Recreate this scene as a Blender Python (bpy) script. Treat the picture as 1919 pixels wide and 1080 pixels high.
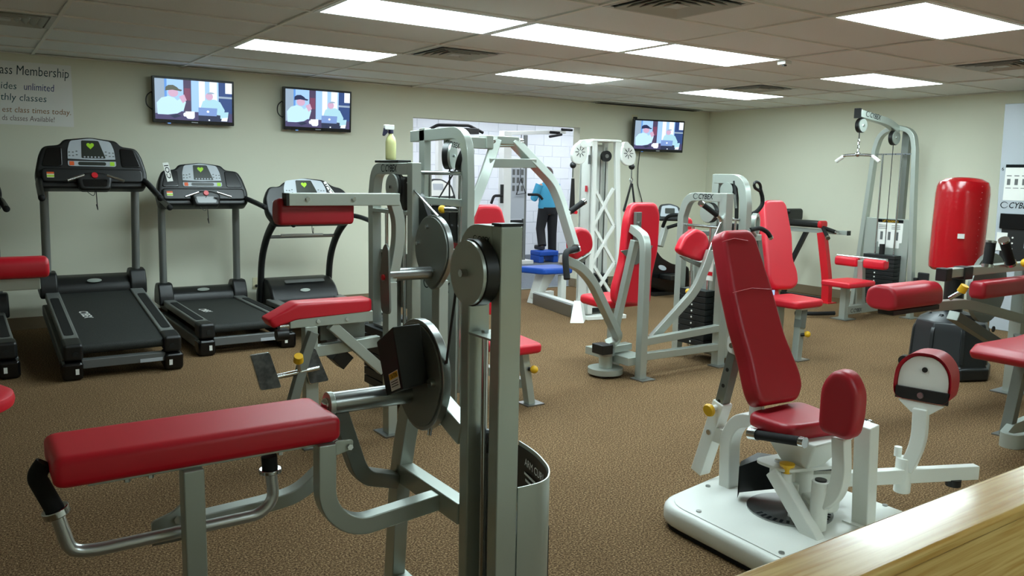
import bpy, bmesh, math, random
from mathutils import Vector as V, Matrix
random.seed(7)
S = bpy.context.scene
for o in list(bpy.data.objects): bpy.data.objects.remove(o)
C = S.collection
CEIL = 2.405; WY = 8.345; WX = 9.08
EMIT = 19.0; EMIT2 = 12.0          # ceiling panels of the gym / of the room beyond
# ---------------------------------------------------------------- camera
cam = bpy.data.cameras.new('camera'); cam.sensor_width = 36; cam.lens = 36*1524/1919
cam.clip_start = 0.05; cam.clip_end = 60
co = bpy.data.objects.new('camera', cam); C.objects.link(co); S.camera = co
R = ((0.82773777,-0.06112746,0.5577756),(-0.56077741,-0.12460235,0.81853708),(0.01946505,-0.99032201,-0.13741697))
co.matrix_world = Matrix(((R[0][0],-R[0][1],-R[0][2],0),(R[1][0],-R[1][1],-R[1][2],0),(R[2][0],-R[2][1],-R[2][2],1.45),(0,0,0,1)))
# ---------------------------------------------------------------- world and exposure
w = bpy.data.worlds.new('world'); S.world = w; w.use_nodes = True
w.node_tree.nodes['Background'].inputs[0].default_value = (0.75,0.85,0.9,1)
w.node_tree.nodes['Background'].inputs[1].default_value = 0.25
S.view_settings.view_transform = 'Standard'; S.view_settings.look = 'None'
S.view_settings.exposure = 0.12; S.view_settings.gamma = 1.0; S.view_settings.use_curve_mapping = False
try: S.cycles.max_bounces = 8; S.cycles.diffuse_bounces = 5
except Exception: pass
# ---------------------------------------------------------------- materials
def lin(c): return tuple(((x/255)/12.92 if x/255 <= .04045 else ((x/255+.055)/1.055)**2.4) for x in c)+(1,)
M = {}
def mat(name, rgb, rough=.5, metal=0., spec=.5, noise=None, bump=None, emit=None, coat=0):
    m = bpy.data.materials.new(name); m.use_nodes = True; nt = m.node_tree
    b = nt.nodes['Principled BSDF']; c = lin(rgb)
    b.inputs['Base Color'].default_value = c; b.inputs['Roughness'].default_value = rough
    b.inputs['Metallic'].default_value = metal; b.inputs['Specular IOR Level'].default_value = spec
    if coat: b.inputs['Coat Weight'].default_value = coat
    tc = nt.nodes.new('ShaderNodeTexCoord')
    if noise:                                   # (scale, second rgb, detail, low, high)
        n = nt.nodes.new('ShaderNodeTexNoise'); n.inputs['Scale'].default_value = noise[0]; n.inputs['Detail'].default_value = noise[2]
        nt.links.new(tc.outputs['Object'], n.inputs['Vector'])
        r = nt.nodes.new('ShaderNodeValToRGB'); r.color_ramp.elements[0].position = noise[3]; r.color_ramp.elements[1].position = noise[4]
        r.color_ramp.elements[0].color = c; r.color_ramp.elements[1].color = lin(noise[1])
        nt.links.new(n.outputs['Fac'], r.inputs['Fac']); nt.links.new(r.outputs['Color'], b.inputs['Base Color'])
    if bump:                                    # (scale, strength, distance)
        n2 = nt.nodes.new('ShaderNodeTexNoise'); n2.inputs['Scale'].default_value = bump[0]; n2.inputs['Detail'].default_value = 4
        nt.links.new(tc.outputs['Object'], n2.inputs['Vector'])
        bp = nt.nodes.new('ShaderNodeBump'); bp.inputs['Strength'].default_value = bump[1]; bp.inputs['Distance'].default_value = bump[2]
        nt.links.new(n2.outputs['Fac'], bp.inputs['Height']); nt.links.new(bp.outputs['Normal'], b.inputs['Normal'])
    if emit:
        b.inputs['Emission Color'].default_value = lin(emit[0]); b.inputs['Emission Strength'].default_value = emit[1]
    M[name] = m; return m
mat('silver', (176,183,175), .34, .5, .5, bump=(900,.06,.0005))
mat('silver_dark', (122,126,120), .4, .5)
mat('chrome', (205,208,210), .14, 1.)
mat('satin', (205,208,208), .3, .85)
mat('steel', (150,152,150), .3, .9)
mat('red', (205,10,38), .42, 0, .6, bump=(500,.12,.0008))
mat('red_shaded', (165,14,34), .42, 0, .6, bump=(500,.12,.0008))  # same red vinyl with shade put into its colour; also the bag stitching
mat('red_gloss', (172,10,22), .2, 0, .6, bump=(14,.25,.01))
mat('red_paint', (205,22,36), .35)
mat('black', (17,18,18), .42, 0, .5)
mat('black_gloss', (12,12,13), .22, 0, .5)
mat('rubber', (22,22,22), .75, 0, .3, bump=(300,.2,.001))
mat('plate', (38,40,40), .5, .4)
mat('belt', (34,36,34), .7, 0, .3, noise=(180,(46,48,45),3,.4,.65))
mat('grip_tape', (30,31,30), .85, 0, .2)
mat('white', (226,228,222), .35, 0, .5)
mat('paper', (232,232,226), .8, 0, .2)
mat('yellow', (230,180,30), .4)
mat('blue', (20,75,170), .45)
mat('grey_tube', (124,127,124), .42, .45)
mat('grey_plastic', (96,98,97), .5)
mat('ink', (20,22,24), .8, 0, .1)
mat('lime', (160,210,30), .5)
mat('orange', (220,90,30), .5)
mat('lcd', (44,48,42), .3)
mat('panel_grey', (176,182,188), .4)
mat('floorplate', (70,72,72), .5, .5, noise=(30,(98,100,98),4,.4,.7))
mat('plastic_base', (30,33,35), .4, 0, .5)
mat('foam', (26,26,27), .9, 0, .2)
mat('outlet', (222,216,180), .5)
mat('mount', (28,28,28), .5)
mat('wall', (222,222,202), .75, 0, .25, bump=(160,.10,.002))
mat('wall_white', (232,235,238), .7, 0, .25)
mat('mortar', (220,223,227), .8, 0, .2)
mat('baseboard', (128,112,88), .55)
mat('tile', (236,238,236), .9, 0, .1, noise=(260,(212,214,212),5,.35,.7), bump=(220,.3,.003))
mat('tbar', (228,226,218), .6)
mat('vent', (186,188,182), .5)
mat('dark_void', (10,10,10), .9)
mat('rubber_floor', (86,92,98), .8, 0, .2, noise=(120,(104,110,116),3,.45,.6))
mat('lens', (250,250,255), .5, emit=((222,244,248), EMIT))
mat('lens2', (250,250,255), .5, emit=((240,246,255), EMIT2))
mat('skin', (196,140,110), .6)
mat('hair', (58,36,28), .7)
mat('sweater', (70,160,195), .85, bump=(120,.2,.003))
mat('trousers', (18,18,21), .8)
mat('shoe', (40,40,44), .6)
mat('spray_liquid', (206,206,146), .2, 0, .5)
mat('plum', (30,28,60), .5)
# carpet: fine speckle of brown and tan loops
def carpet():
    m = bpy.data.materials.new('carpet'); m.use_nodes = True; nt = m.node_tree; b = nt.nodes['Principled BSDF']
    b.inputs['Roughness'].default_value = .95; b.inputs['Specular IOR Level'].default_value = .08
    tc = nt.nodes.new('ShaderNodeTexCoord')
    n = nt.nodes.new('ShaderNodeTexNoise'); n.inputs['Scale'].default_value = 125; n.inputs['Detail'].default_value = 6; n.inputs['Roughness'].default_value = .75
    r = nt.nodes.new('ShaderNodeValToRGB'); e = r.color_ramp.elements
    e[0].position = .36; e[0].color = lin((50,38,27)); e[1].position = .66; e[1].color = lin((196,166,126))
    x = e.new(.5); x.color = lin((112,87,60))
    n2 = nt.nodes.new('ShaderNodeTexNoise'); n2.inputs['Scale'].default_value = 1.3; n2.inputs['Detail'].default_value = 3
    mx = nt.nodes.new('ShaderNodeMixRGB'); mx.blend_type = 'MULTIPLY'; mx.inputs[0].default_value = .35
    v = nt.nodes.new('ShaderNodeTexVoronoi'); v.inputs['Scale'].default_value = 260
    bp = nt.nodes.new('ShaderNodeBump'); bp.inputs['Strength'].default_value = .6; bp.inputs['Distance'].default_value = .004
    for q in (n, n2, v): nt.links.new(tc.outputs['Object'], q.inputs['Vector'])
    nt.links.new(n.outputs['Fac'], r.inputs['Fac']); nt.links.new(r.outputs['Color'], mx.inputs[1]); nt.links.new(n2.outputs['Fac'], mx.inputs[2])
    nt.links.new(mx.outputs['Color'], b.inputs['Base Color']); nt.links.new(v.outputs['Distance'], bp.inputs['Height']); nt.links.new(bp.outputs['Normal'], b.inputs['Normal'])
    M['carpet'] = m
carpet()
def wood(name, c1, c2, sx):
    m = bpy.data.materials.new(name); m.use_nodes = True; nt = m.node_tree; b = nt.nodes['Principled BSDF']
    b.inputs['Roughness'].default_value = .22; b.inputs['Coat Weight'].default_value = .5; b.inputs['Coat Roughness'].default_value = .1
    tc = nt.nodes.new('ShaderNodeTexCoord'); mp = nt.nodes.new('ShaderNodeMapping'); mp.inputs['Scale'].default_value = (sx, 34, 34)
    n = nt.nodes.new('ShaderNodeTexNoise'); n.inputs['Scale'].default_value = 2.2; n.inputs['Detail'].default_value = 7; n.inputs['Distortion'].default_value = .9
    r = nt.nodes.new('ShaderNodeValToRGB'); e = r.color_ramp.elements
    e[0].position = .32; e[0].color = lin(c1); e[1].position = .62; e[1].color = lin(c2)
    nt.links.new(tc.outputs['Object'], mp.inputs['Vector']); nt.links.new(mp.outputs['Vector'], n.inputs['Vector'])
    nt.links.new(n.outputs['Fac'], r.inputs['Fac']); nt.links.new(r.outputs['Color'], b.inputs['Base Color'])
    M[name] = m
wood('oak', (206,156,76), (240,204,128), 1.3)
def flat(name, rgb, e=1.0):                       # a colour of a lit screen
    m = bpy.data.materials.new(name); m.use_nodes = True; b = m.node_tree.nodes['Principled BSDF']
    b.inputs['Base Color'].default_value = (0,0,0,1); b.inputs['Roughness'].default_value = .3
    b.inputs['Emission Color'].default_value = lin(rgb); b.inputs['Emission Strength'].default_value = e
    M[name] = m
# ---------------------------------------------------------------- mesh helpers
def vn(a): a = V(a); return a.normalized() if a.length else V((0,0,1))
def fillet(p, r, n=6):
    p = [V(q) for q in p]; out = [p[0]]
    for i in range(1, len(p)-1):
        a, b, c = p[i-1], p[i], p[i+1]; d0 = (a-b); d1 = (c-b)
        rr = r[i-1] if isinstance(r, (list,tuple)) else r
        k = min(rr, d0.length*.49, d1.length*.49)
        if k < 1e-4: out.append(b); continue
        s = b+d0.normalized()*k; e = b+d1.normalized()*k
        for j in range(n+1):
            t = j/n; out.append(s*(1-t)**2+b*2*t*(1-t)+e*t*t)
    out.append(p[-1]); return out
class G:
    def __init__(s): s.v = []; s.f = []
    def add(s, vs, fs):
        o = len(s.v); s.v += [V(q) for q in vs]; s.f += [tuple(i+o for i in f) for f in fs]; return s
    def box(s, lo, hi):
        x0,y0,z0 = lo; x1,y1,z1 = hi
        return s.add([(x0,y0,z0),(x1,y0,z0),(x1,y1,z0),(x0,y1,z0),(x0,y0,z1),(x1,y0,z1),(x1,y1,z1),(x0,y1,z1)],
            [(0,3,2,1),(4,5,6,7),(0,1,5,4),(1,2,6,5),(2,3,7,6),(3,0,4,7)])
    def obox(s, c, U, W, size):                  # centre, two axes, sizes along U, W, UxW
        c = V(c); U = vn(U); W = V(W); W = vn(W-U*W.dot(U)); N = U.cross(W); a,b,d = [q/2 for q in size]
        vs = [c+U*i*a+W*j*b+N*k*d for k in (-1,1) for i,j in ((-1,-1),(1,-1),(1,1),(-1,1))]
        return s.add(vs, [(0,3,2,1),(4,5,6,7),(0,1,5,4),(1,2,6,5),(2,3,7,6),(3,0,4,7)])
    def sweep(s, path, prof, nrm, cap=True):     # prof: (along nrm, along tangent x nrm)
        p = [V(q) for q in path]; n = len(p); k = len(prof); nrm = vn(nrm); vs = []
        for i in range(n):
            t0 = (p[i]-p[i-1]).normalized() if i else (p[1]-p[0]).normalized()
            t1 = (p[i+1]-p[i]).normalized() if i < n-1 else t0
            t = (t0+t1).normalized() if (t0+t1).length > 1e-6 else t0
            nn = vn(nrm-t*nrm.dot(t)); sd = t.cross(nn)
            m = 1/max(.35, t.dot(t1))
            flatk = m if n > 2 else 1
            for a,b in prof: vs.append(p[i]+nn*a+sd*b*flatk)
        fs = [(i*k+j, i*k+(j+1)%k, (i+1)*k+(j+1)%k, (i+1)*k+j) for i in range(n-1) for j in range(k)]
        if cap: fs += [tuple(range(k-1,-1,-1)), tuple((n-1)*k+j for j in range(k))]
        return s.add(vs, fs)
    def rt(s, path, nrm, w, h, r=0, n=6):        # rectangular tube, w along nrm
        if r: path = fillet(path, r, n)
        a, b = w/2, h/2
        return s.sweep(path, [(-a,-b),(a,-b),(a,b),(-a,b)], nrm)
    def tube(s, path, rad, r=0, n=6, k=12):
        if r: path = fillet(path, r, n)
        p = [V(q) for q in path]; t = (p[-1]-p[0]); nr = V((0,0,1))
        if len(p) > 2:
            for i in range(1, len(p)-1):
                c = (p[i]-p[0]).cross(p[-1]-p[0])
                if c.length > 1e-5: nr = c.normalized(); break
            else: nr = vn(t.orthogonal())
        else: nr = vn(t.orthogonal())
        return s.sweep(p, [(rad*math.cos(2*math.pi*j/k), rad*math.sin(2*math.pi*j/k)) for j in range(k)], nr)
    def cyl(s, p0, p1, r0, r1=None, n=24):
        r1 = r0 if r1 is None else r1; p0 = V(p0); p1 = V(p1); d = (p1-p0).normalized(); a = vn(d.orthogonal()); b = d.cross(a)
        vs = [p+(a*math.cos(2*math.pi*j/n)+b*math.sin(2*math.pi*j/n))*r for p,r in ((p0,r0),(p1,r1)) for j in range(n)]
        return s.add(vs, [(j,(j+1)%n,n+(j+1)%n,n+j) for j in range(n)]+[tuple(range(n-1,-1,-1)), tuple(range(n,2*n))])
    def taper(s, path, rad, k=14):               # round limb with a radius per point
        p = [V(q) for q in path]; n = len(p); vs = []; a = None
        for i in range(n):
            t = (p[min(i+1,n-1)]-p[max(i-1,0)]).normalized()
            a = vn(t.orthogonal()) if a is None else vn(a-t*a.dot(t)); b = t.cross(a)
            for j in range(k): vs.append(p[i]+(a*math.cos(2*math.pi*j/k)+b*math.sin(2*math.pi*j/k))*rad[i])
        fs = [(i*k+j, i*k+(j+1)%k, (i+1)*k+(j+1)%k, (i+1)*k+j) for i in range(n-1) for j in range(k)]
        return s.add(vs, fs+[tuple(range(k-1,-1,-1)), tuple((n-1)*k+j for j in range(k))])
    def lathe(s, prof, O, ax=(0,0,1), n=28):     # prof [(r, h)]
        O = V(O); d = vn(ax); a = vn(d.orthogonal()); b = d.cross(a); k = len(prof); vs = []
        for r,h in prof:
            for j in range(n): vs.append(O+d*h+(a*math.cos(2*math.pi*j/n)+b*math.sin(2*math.pi*j/n))*max(r,1e-4))
        fs = [(i*n+j, i*n+(j+1)%n, (i+1)*n+(j+1)%n, (i+1)*n+j) for i in range(k-1) for j in range(n)]
        fs += [tuple(range(n-1,-1,-1)), tuple((k-1)*n+j for j in range(n))]
        return s.add(vs, fs)
    def ball(s, c, r, sc=(1,1,1), n=16, m=10):
        c = V(c); vs = []
        for i in range(m+1):
            t = math.pi*i/m
            for j in range(n):
                p = 2*math.pi*j/n; vs.append(c+V((math.sin(t)*math.cos(p)*sc[0], math.sin(t)*math.sin(p)*sc[1], -math.cos(t)*sc[2]))*r)
        return s.add(vs, [(i*n+j, i*n+(j+1)%n, (i+1)*n+(j+1)%n, (i+1)*n+j) for i in range(m) for j in range(n)])
    def prism(s, poly, O, U, W, t):              # polygon in the U,W plane pushed along U x W by t
        O = V(O); U = vn(U); W = vn(W); N = U.cross(W); k = len(poly)
        vs = [O+U*a+W*b for a,b in poly]+[O+U*a+W*b+N*t for a,b in poly]
        return s.add(vs, [tuple(range(k-1,-1,-1)), tuple(range(k,2*k))]+[(j,(j+1)%k,k+(j+1)%k,k+j) for j in range(k)])
    def pad(s, poly, O, U, W, t, r=.015, crown=.0):   # upholstered pad: rounded edges both sides
        O = V(O); U = vn(U); W = vn(W); N = U.cross(W); k = len(poly)
        ar = sum(poly[i][0]*poly[(i+1)%k][1]-poly[(i+1)%k][0]*poly[i][1] for i in range(k))
        if ar < 0: poly = poly[::-1]
        x0 = min(q[0] for q in poly); x1 = max(q[0] for q in poly); y0 = min(q[1] for q in poly); y1 = max(q[1] for q in poly)
        cx, cy = (x0+x1)/2, (y0+y1)/2; fx = 2/(x1-x0); fy = 2/(y1-y0)
        def inset(d): return [(cx+(a-cx)*(1-d*fx), cy+(b-cy)*(1-d*fy)) for a,b in poly]
        poly = [tuple(q) for q in poly]; rings = []
        for j in range(5):
            a = math.pi/2*j/4; rings.append((r*(1-math.sin(a)), r*(1-math.cos(a))))
        lay = [(r+.35*r,0)]+rings+[(i, t-h) for i,h in rings[::-1]]+[(r+.35*r,t)]
        vs = []
        for i,h in lay:
            for a,b in inset(i): vs.append(O+U*a+W*b+N*h)
        n = len(lay)
        fs = [(q*k+j, q*k+(j+1)%k, (q+1)*k+(j+1)%k, (q+1)*k+j) for q in range(n-1) for j in range(k)]
        mx = sum(q[0] for q in poly)/k; my = sum(q[1] for q in poly)/k
        vs += [O+U*mx+W*my, O+U*mx+W*my+N*t]
        fs += [((j+1)%k, j, n*k) for j in range(k)]+[((n-1)*k+j, (n-1)*k+(j+1)%k, n*k+1) for j in range(k)]
        return s.add(vs, fs)
def rrect(w, h, r, n=5, cx=0, cy=0):
    o = []
    for sx,sy,a0 in ((1,1,0),(-1,1,90),(-1,-1,180),(1,-1,270)):
        for j in range(n+1):
            a = math.radians(a0+90*j/n); o.append((cx+sx*(w/2-r)+r*math.cos(a), cy+sy*(h/2-r)+r*math.sin(a)))
    return o
def rpoly(p, r, n=5):
    p = [V(q+(0,)) for q in p]; k = len(p); o = []
    for i in range(k):
        a,b,c = p[i-1],p[i],p[(i+1)%k]; d0 = a-b; d1 = c-b
        rr = r[i] if isinstance(r,(list,tuple)) else r
        q = min(rr, d0.length*.49, d1.length*.49); s0 = b+d0.normalized()*q; e0 = b+d1.normalized()*q
        for j in range(n+1):
            t = j/n; z = s0*(1-t)**2+b*2*t*(1-t)+e0*t*t; o.append((z.x,z.y))
    return o
ORG = {}
def thing(name, label, cat, loc, group=None):
    o = bpy.data.objects.new(name, None); C.objects.link(o); o.location = loc; o.empty_display_size = .1
    o['label'] = label; o['category'] = cat; ORG[o] = V(loc)
    if group: o['group'] = group
    return o
def link(name, me, parent):
    o = bpy.data.objects.new(name, me); C.objects.link(o)
    if parent is not None: o.parent = parent
    return o
def part(name, g, m, parent=None, bevel=0, loc=None, sharp=38, label=None):
    org = ORG[parent] if parent is not None else V(loc or (0,0,0))
    me = bpy.data.meshes.new(name); me.from_pydata([v-org for v in g.v], [], g.f); me.validate()
    b = bmesh.new(); b.from_mesh(me); bmesh.ops.recalc_face_normals(b, faces=b.faces); b.to_mesh(me); b.free()
    for ml in (m if isinstance(m,(list,tuple)) else [m]): me.materials.append(M[ml])
    me.polygons.foreach_set('use_smooth', [True]*len(me.polygons))
    o = link(name, me, parent); ORG[o] = org
    if parent is None: o.location = org
    if bevel:
        md = o.modifiers.new('edge', 'BEVEL'); md.width = bevel; md.segments = 2; md.limit_method = 'ANGLE'; md.angle_limit = math.radians(40); md.harden_normals = True
    else: me.set_sharp_from_angle(angle=math.radians(sharp))
    if label: o['label'] = label
    return o
def tag(o, label, cat, group=None):
    o['label'] = label; o['category'] = cat
    if group: o['group'] = group
    return o
def struct(name, g, m, loc=(0,0,0), bevel=0):
    o = part(name, g, m, None, bevel, loc); o['kind'] = 'structure'; return o
TXT = {}
def textmesh(s, shear=0, bold=0):
    k = (s, shear, bold)
    if k not in TXT:
        cu = bpy.data.curves.new('lettering', 'FONT'); cu.body = s; cu.size = 1; cu.shear = shear; cu.offset = bold; cu.resolution_u = 2
        ob = bpy.data.objects.new('lettering', cu); me = bpy.data.meshes.new_from_object(ob)
        bpy.data.objects.remove(ob); TXT[k] = [V(v.co) for v in me.vertices], [tuple(p.vertices) for p in me.polygons]
    return TXT[k]
def text(g, s, O, U, W, h, shear=0, bold=0, width=None):      # writes s into builder g, capital height about .7 h
    vs, fs = textmesh(s, shear, bold); U = vn(U); W = vn(W); O = V(O)
    kx = h
    if width: kx = width/max(v.x for v in vs)
    g.add([O+U*v.x*kx+W*v.y*h for v in vs], fs); return g
def cybex(O, U, W, L, parent, off=.0008, m='ink', name='logo'):   # swoosh ring and slanted word
    U = vn(U); W = vn(W); N = U.cross(W); O = V(O)+N*off; g = G(); h = L*.26
    n = 22; vs = []; fs = []
    for j in range(n+1):
        a = math.radians(20+320*j/n); tk = .10+.16*math.sin(math.pi*j/n)
        for q in (1, 1-tk): vs.append(O+U*(L*.11+L*.12*q*math.cos(a))+W*(h*.36+h*.42*q*math.sin(a)))
    fs = [(2*j,2*j+1,2*j+3,2*j+2) for j in range(n)]; g.add(vs, fs)
    text(g, 'CYBEX', O+U*L*.24, U, W, h*1.05, .25, .012, L*.76)
    return part(name, g, m, parent)

# ================================================================ the room
struct('floor', G().box((-2.6,-2.2,-.06),(WX+.1,8.45,0)), 'carpet')
struct('floor_beyond', G().box((3.4,8.45,-.06),(10.4,12.4,.004)), 'rubber_floor')
OX0, OX1, OZ = 4.295, 6.70, 2.075
g = G(); g.box((-2.6,WY,0),(OX0,8.48,CEIL+.1)); g.box((OX1,WY,0),(WX+.1,8.48,CEIL+.1)); g.box((OX0,WY,OZ),(OX1,8.48,CEIL+.1))
struct('wall_back', g, 'wall')
struct('wall_right', G().box((WX,-2.2,0),(WX+.12,WY,CEIL+.1)), 'wall')
struct('wall_left', G().box((-2.72,-2.2,0),(-2.6,8.48,CEIL+.1)), 'wall')
struct('wall_front', G().box((-2.72,-2.32,0),(WX+.12,-2.2,CEIL+.1)), 'wall')
g = G(); g.box((-2.6,WY-.012,0),(OX0,WY,.11)); g.box((OX1,WY-.012,0),(WX,WY,.11)); g.box((OX1-.012,WY,0),(OX1,8.48,.11))
struct('baseboard_back', g, 'baseboard', bevel=.003)
struct('baseboard_right', G().box((WX-.012,-2.2,0),(WX,WY-.012,.11)), 'baseboard', bevel=.003)
# thin metal strip where carpet meets the rubber floor
struct('trim_1', G().box((OX0,8.43,0),(OX1-.02,8.47,.009)), 'silver_dark', bevel=.002)
# room beyond: painted block walls
wb = struct('wall_beyond_back', G().box((3.4,12.2,0),(10.4,12.3,2.7)), 'mortar')
struct('wall_beyond_right', G().box((10.3,8.48,0),(10.4,12.2,2.7)), 'wall_white')
struct('wall_beyond_left', G().box((3.4,8.48,0),(3.5,12.2,2.7)), 'wall_white')
struct('ceiling_beyond', G().box((3.4,8.48,2.6),(10.4,12.3,2.7)), 'wall_white')
bm_ = G().box((-.197,-.008,-.097),(.197,.004,.097)); first = None
for r in range(13):
    for c in range(12):
        x = 5.55+.4*c+(.2 if r % 2 else 0); z = .1+.2*r
        if x > 10.1 or z > 2.55: continue
        if first is None:
            first = part('block', bm_, 'wall_white', wb, bevel=.004); o = first
        else:
            o = first.copy(); C.objects.link(o)
        o.location = (x, 12.2, z)
# ---------------------------------------------------------------- ceiling: slab, grid, tiles
cl = struct('ceiling', G().box((-2.7,-2.3,CEIL+.03),(WX+.1,8.48,CEIL+.12)), 'tile')
GX = [1.835+1.22*k for k in range(-4,7)]; GY = [2.45+.61*k for k in range(-8,11)]
g = G()
for x in GX:
    if -2.6 < x < WX: g.box((x-.012,-2.2,CEIL-.004),(x+.012,WY,CEIL+.006))
for y in GY:
    if -2.2 < y < WY: g.box((-2.6,y-.012,CEIL-.0035),(WX,y+.012,CEIL+.0065))
g.box((-2.6,WY-.022,CEIL-.004),(WX,WY,CEIL+.004)); g.box((WX-.022,-2.2,CEIL-.004),(WX,WY,CEIL+.004))
part('ceiling_grid', g, 'tbar', cl)
LIT = [(0,0),(1.22*2,0),(1.22*4,0),(0,1.83),(1.22,1.83),(2.44,1.83),(4.88,1.83),(0,3.66),(2.44,3.66),(4.88,3.66),(0,-3.66)]  # last entry: unseen panel added behind the viewer to brighten the ledge
LIT = [(1.835+a, 2.45+b) for a,b in LIT]
VENTS = [(3.055,5.50,.61),(3.055,3.06,.61),(6.715,3.06,.61),(6.715,5.50,.61),(0.005,6.11,.61)]
def hit(x, y): return any(abs(a-x) < .02 and abs(b-y) < .02 for a,b in LIT)
first = None
for i,x in enumerate(GX+[]):
    for j,y in enumerate(GY):
        x1 = min(x+1.22, WX); y1 = min(y+.61, WY); x0 = max(x,-2.6); y0 = max(y,-2.2)
        if x1-x0 < .08 or y1-y0 < .08 or hit(x,y): continue
        full = (x1-x0 > 1.21 and y1-y0 > .6)
        v = [q for q in VENTS if abs(q[0]-x) < .02 and abs(q[1]-y) < .02]
        tw = x1-x0; xs = x0
        if v: xs = x0+.61; tw = .61; full = False
        if full and first is not None:
            o = first.copy(); C.objects.link(o)
        else:
            o = part('ceiling_tile', G().box((-tw/2+.006,-(y1-y0)/2+.006,0),(tw/2-.006,(y1-y0)/2-.006,.016)), 'tile', cl)
            if full: first = o
        o.location = (xs+tw/2, (y0+y1)/2, CEIL+.004+random.uniform(0,.004)); o.rotation_euler = (random.uniform(-.004,.004), random.uniform(-.003,.003), 0)
        if y1 > 8.2 and random.random() < .6: o.rotation_euler.x = random.uniform(.01,.03)
LLAB = {(0,0):'lit ceiling panel nearest overhead, before the row of three joined panels',
 (2.44,0):'large lit ceiling panel at the top right, nearest of all in view',
 (4.88,0):'lit ceiling panel over the punching bag side of the gym',
 (0,1.83):'lit ceiling panel at the left end of the row of three joined panels',
 (1.22,1.83):'middle lit ceiling panel of the row of three joined panels',
 (2.44,1.83):'lit ceiling panel at the right end of the row of three joined panels',
 (4.88,1.83):'lit ceiling panel in front of the lat pulldown tower',
 (0,3.66):'lit ceiling panel between the first two wall televisions and the joined panels',
 (2.44,3.66):'lit ceiling panel before the opening to the white room',
 (4.88,3.66):'lit ceiling panel nearest the far room corner'}
def ceiling_light(x, y, z, lab, lens='lens', grp='fluorescent ceiling panels of the gym'):
    t = thing('ceiling_light', lab, 'ceiling light', (x+.61,y+.305,z), grp)
    g = G(); X0,X1,Y0,Y1 = x+.003,x+1.217,y+.003,y+.607; e = .034
    g.box((X0,Y0,z-.0065),(X1,Y0+e,z+.005)); g.box((X0,Y1-e,z-.0065),(X1,Y1,z+.005)); g.box((X0,Y0+e,z-.0065),(X0+e,Y1-e,z+.005)); g.box((X1-e,Y0+e,z-.0065),(X1,Y1-e,z+.005))
    part('frame', g, 'white', t)
    part('diffuser', G().box((X0+e,Y0+e,z-.006),(X1-e,Y1-e,z+.004)), lens, t)
    part('housing', G().box((X0+.01,Y0+.01,z+.005),(X1-.01,Y1-.01,z+.028)), 'white', t)
for a,b in LIT:
    k = min(LLAB, key=lambda q: abs(q[0]+1.835-a)+abs(q[1]+2.45-b))
    d = abs(k[0]+1.835-a)+abs(k[1]+2.45-b)
    ceiling_light(a, b, CEIL, LLAB[k] if d < .05 else 'unseen ceiling panel behind the viewer, added to light the ledge')
for k,(a,b) in enumerate(((4.6,9.0),(6.6,9.0),(8.6,9.0),(4.6,10.8),(6.6,10.8),(8.6,10.8))):
    ceiling_light(a, b, 2.59, 'lit ceiling panel in the white room beyond the opening', 'lens2', 'ceiling panels of the white room')
VL = ['square ceiling vent between the joined lit panels and the second television','large square ceiling vent at the top edge near the joined panels','square ceiling vent at the right edge over the punching bag','small looking ceiling vent beside the farthest lit panel','dim ceiling vent in the top left corner above the handwritten poster']
for (x,y,s),lab in zip(VENTS,VL):
    t = thing('ceiling_vent', lab, 'vent', (x+s/2,y+s/2,CEIL), 'square louvred ceiling vents')
    part('backing', G().box((x+.02,y+.02,CEIL+.02),(x+s-.02,y+s-.02,CEIL+.024)), 'dark_void', t)
    cx, cy = x+s/2, y+s/2
    def ring(g, a, b, z0, z1):                  # sloped square ring, half sizes a (outer, low) to b (inner, high)
        vs = [(cx+sx*q, cy+sy*q, z) for q,z in ((a,z0),(b,z1),(b,z1+.004),(a,z0+.004)) for sx,sy in ((-1,-1),(1,-1),(1,1),(-1,1))]
        g.add(vs, [(k*4+j, k*4+(j+1)%4, ((k+1)%4)*4+(j+1)%4, ((k+1)%4)*4+j) for k in range(4) for j in range(4)]); return g
    part('vent_frame', ring(G(), .293, .262, CEIL-.006, CEIL-.004), 'vent', t)
    for k,a in enumerate((.245,.195,.145,.095)): part('louvre', ring(G(), a, a-.04, CEIL-.014, CEIL+.014), 'vent', t)
    part('centre_plate', G().box((cx-.05,cy-.05,CEIL-.014),(cx+.05,cy+.05,CEIL-.01)), 'vent', t)
# slot vent close to the back wall, above the far television
t = thing('slot_vent', 'long dark slot vent at the ceiling edge above the far television', 'vent', (7.75,8.25,CEIL))
part('slot_frame', G().box((6.85,8.16,CEIL-.008),(8.75,8.33,CEIL-.004)), 'vent', t)
for k in range(3): part('slot', G().box((6.9,8.18+.05*k,CEIL-.012),(8.7,8.205+.05*k,CEIL-.006)), 'dark_void', t)
t = thing('ceiling_sensor', 'tiny white sensor box at the tip of a lit panel', 'sensor', (5.56,4.34,CEIL))
part('body', G().box((5.52,4.30,CEIL-.035),(5.60,4.38,CEIL-.004)), 'white', t, bevel=.005)
part('lens_cover', G().cyl((5.56,4.34,CEIL-.045),(5.56,4.34,CEIL-.035),.018), 'black', t)

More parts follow.
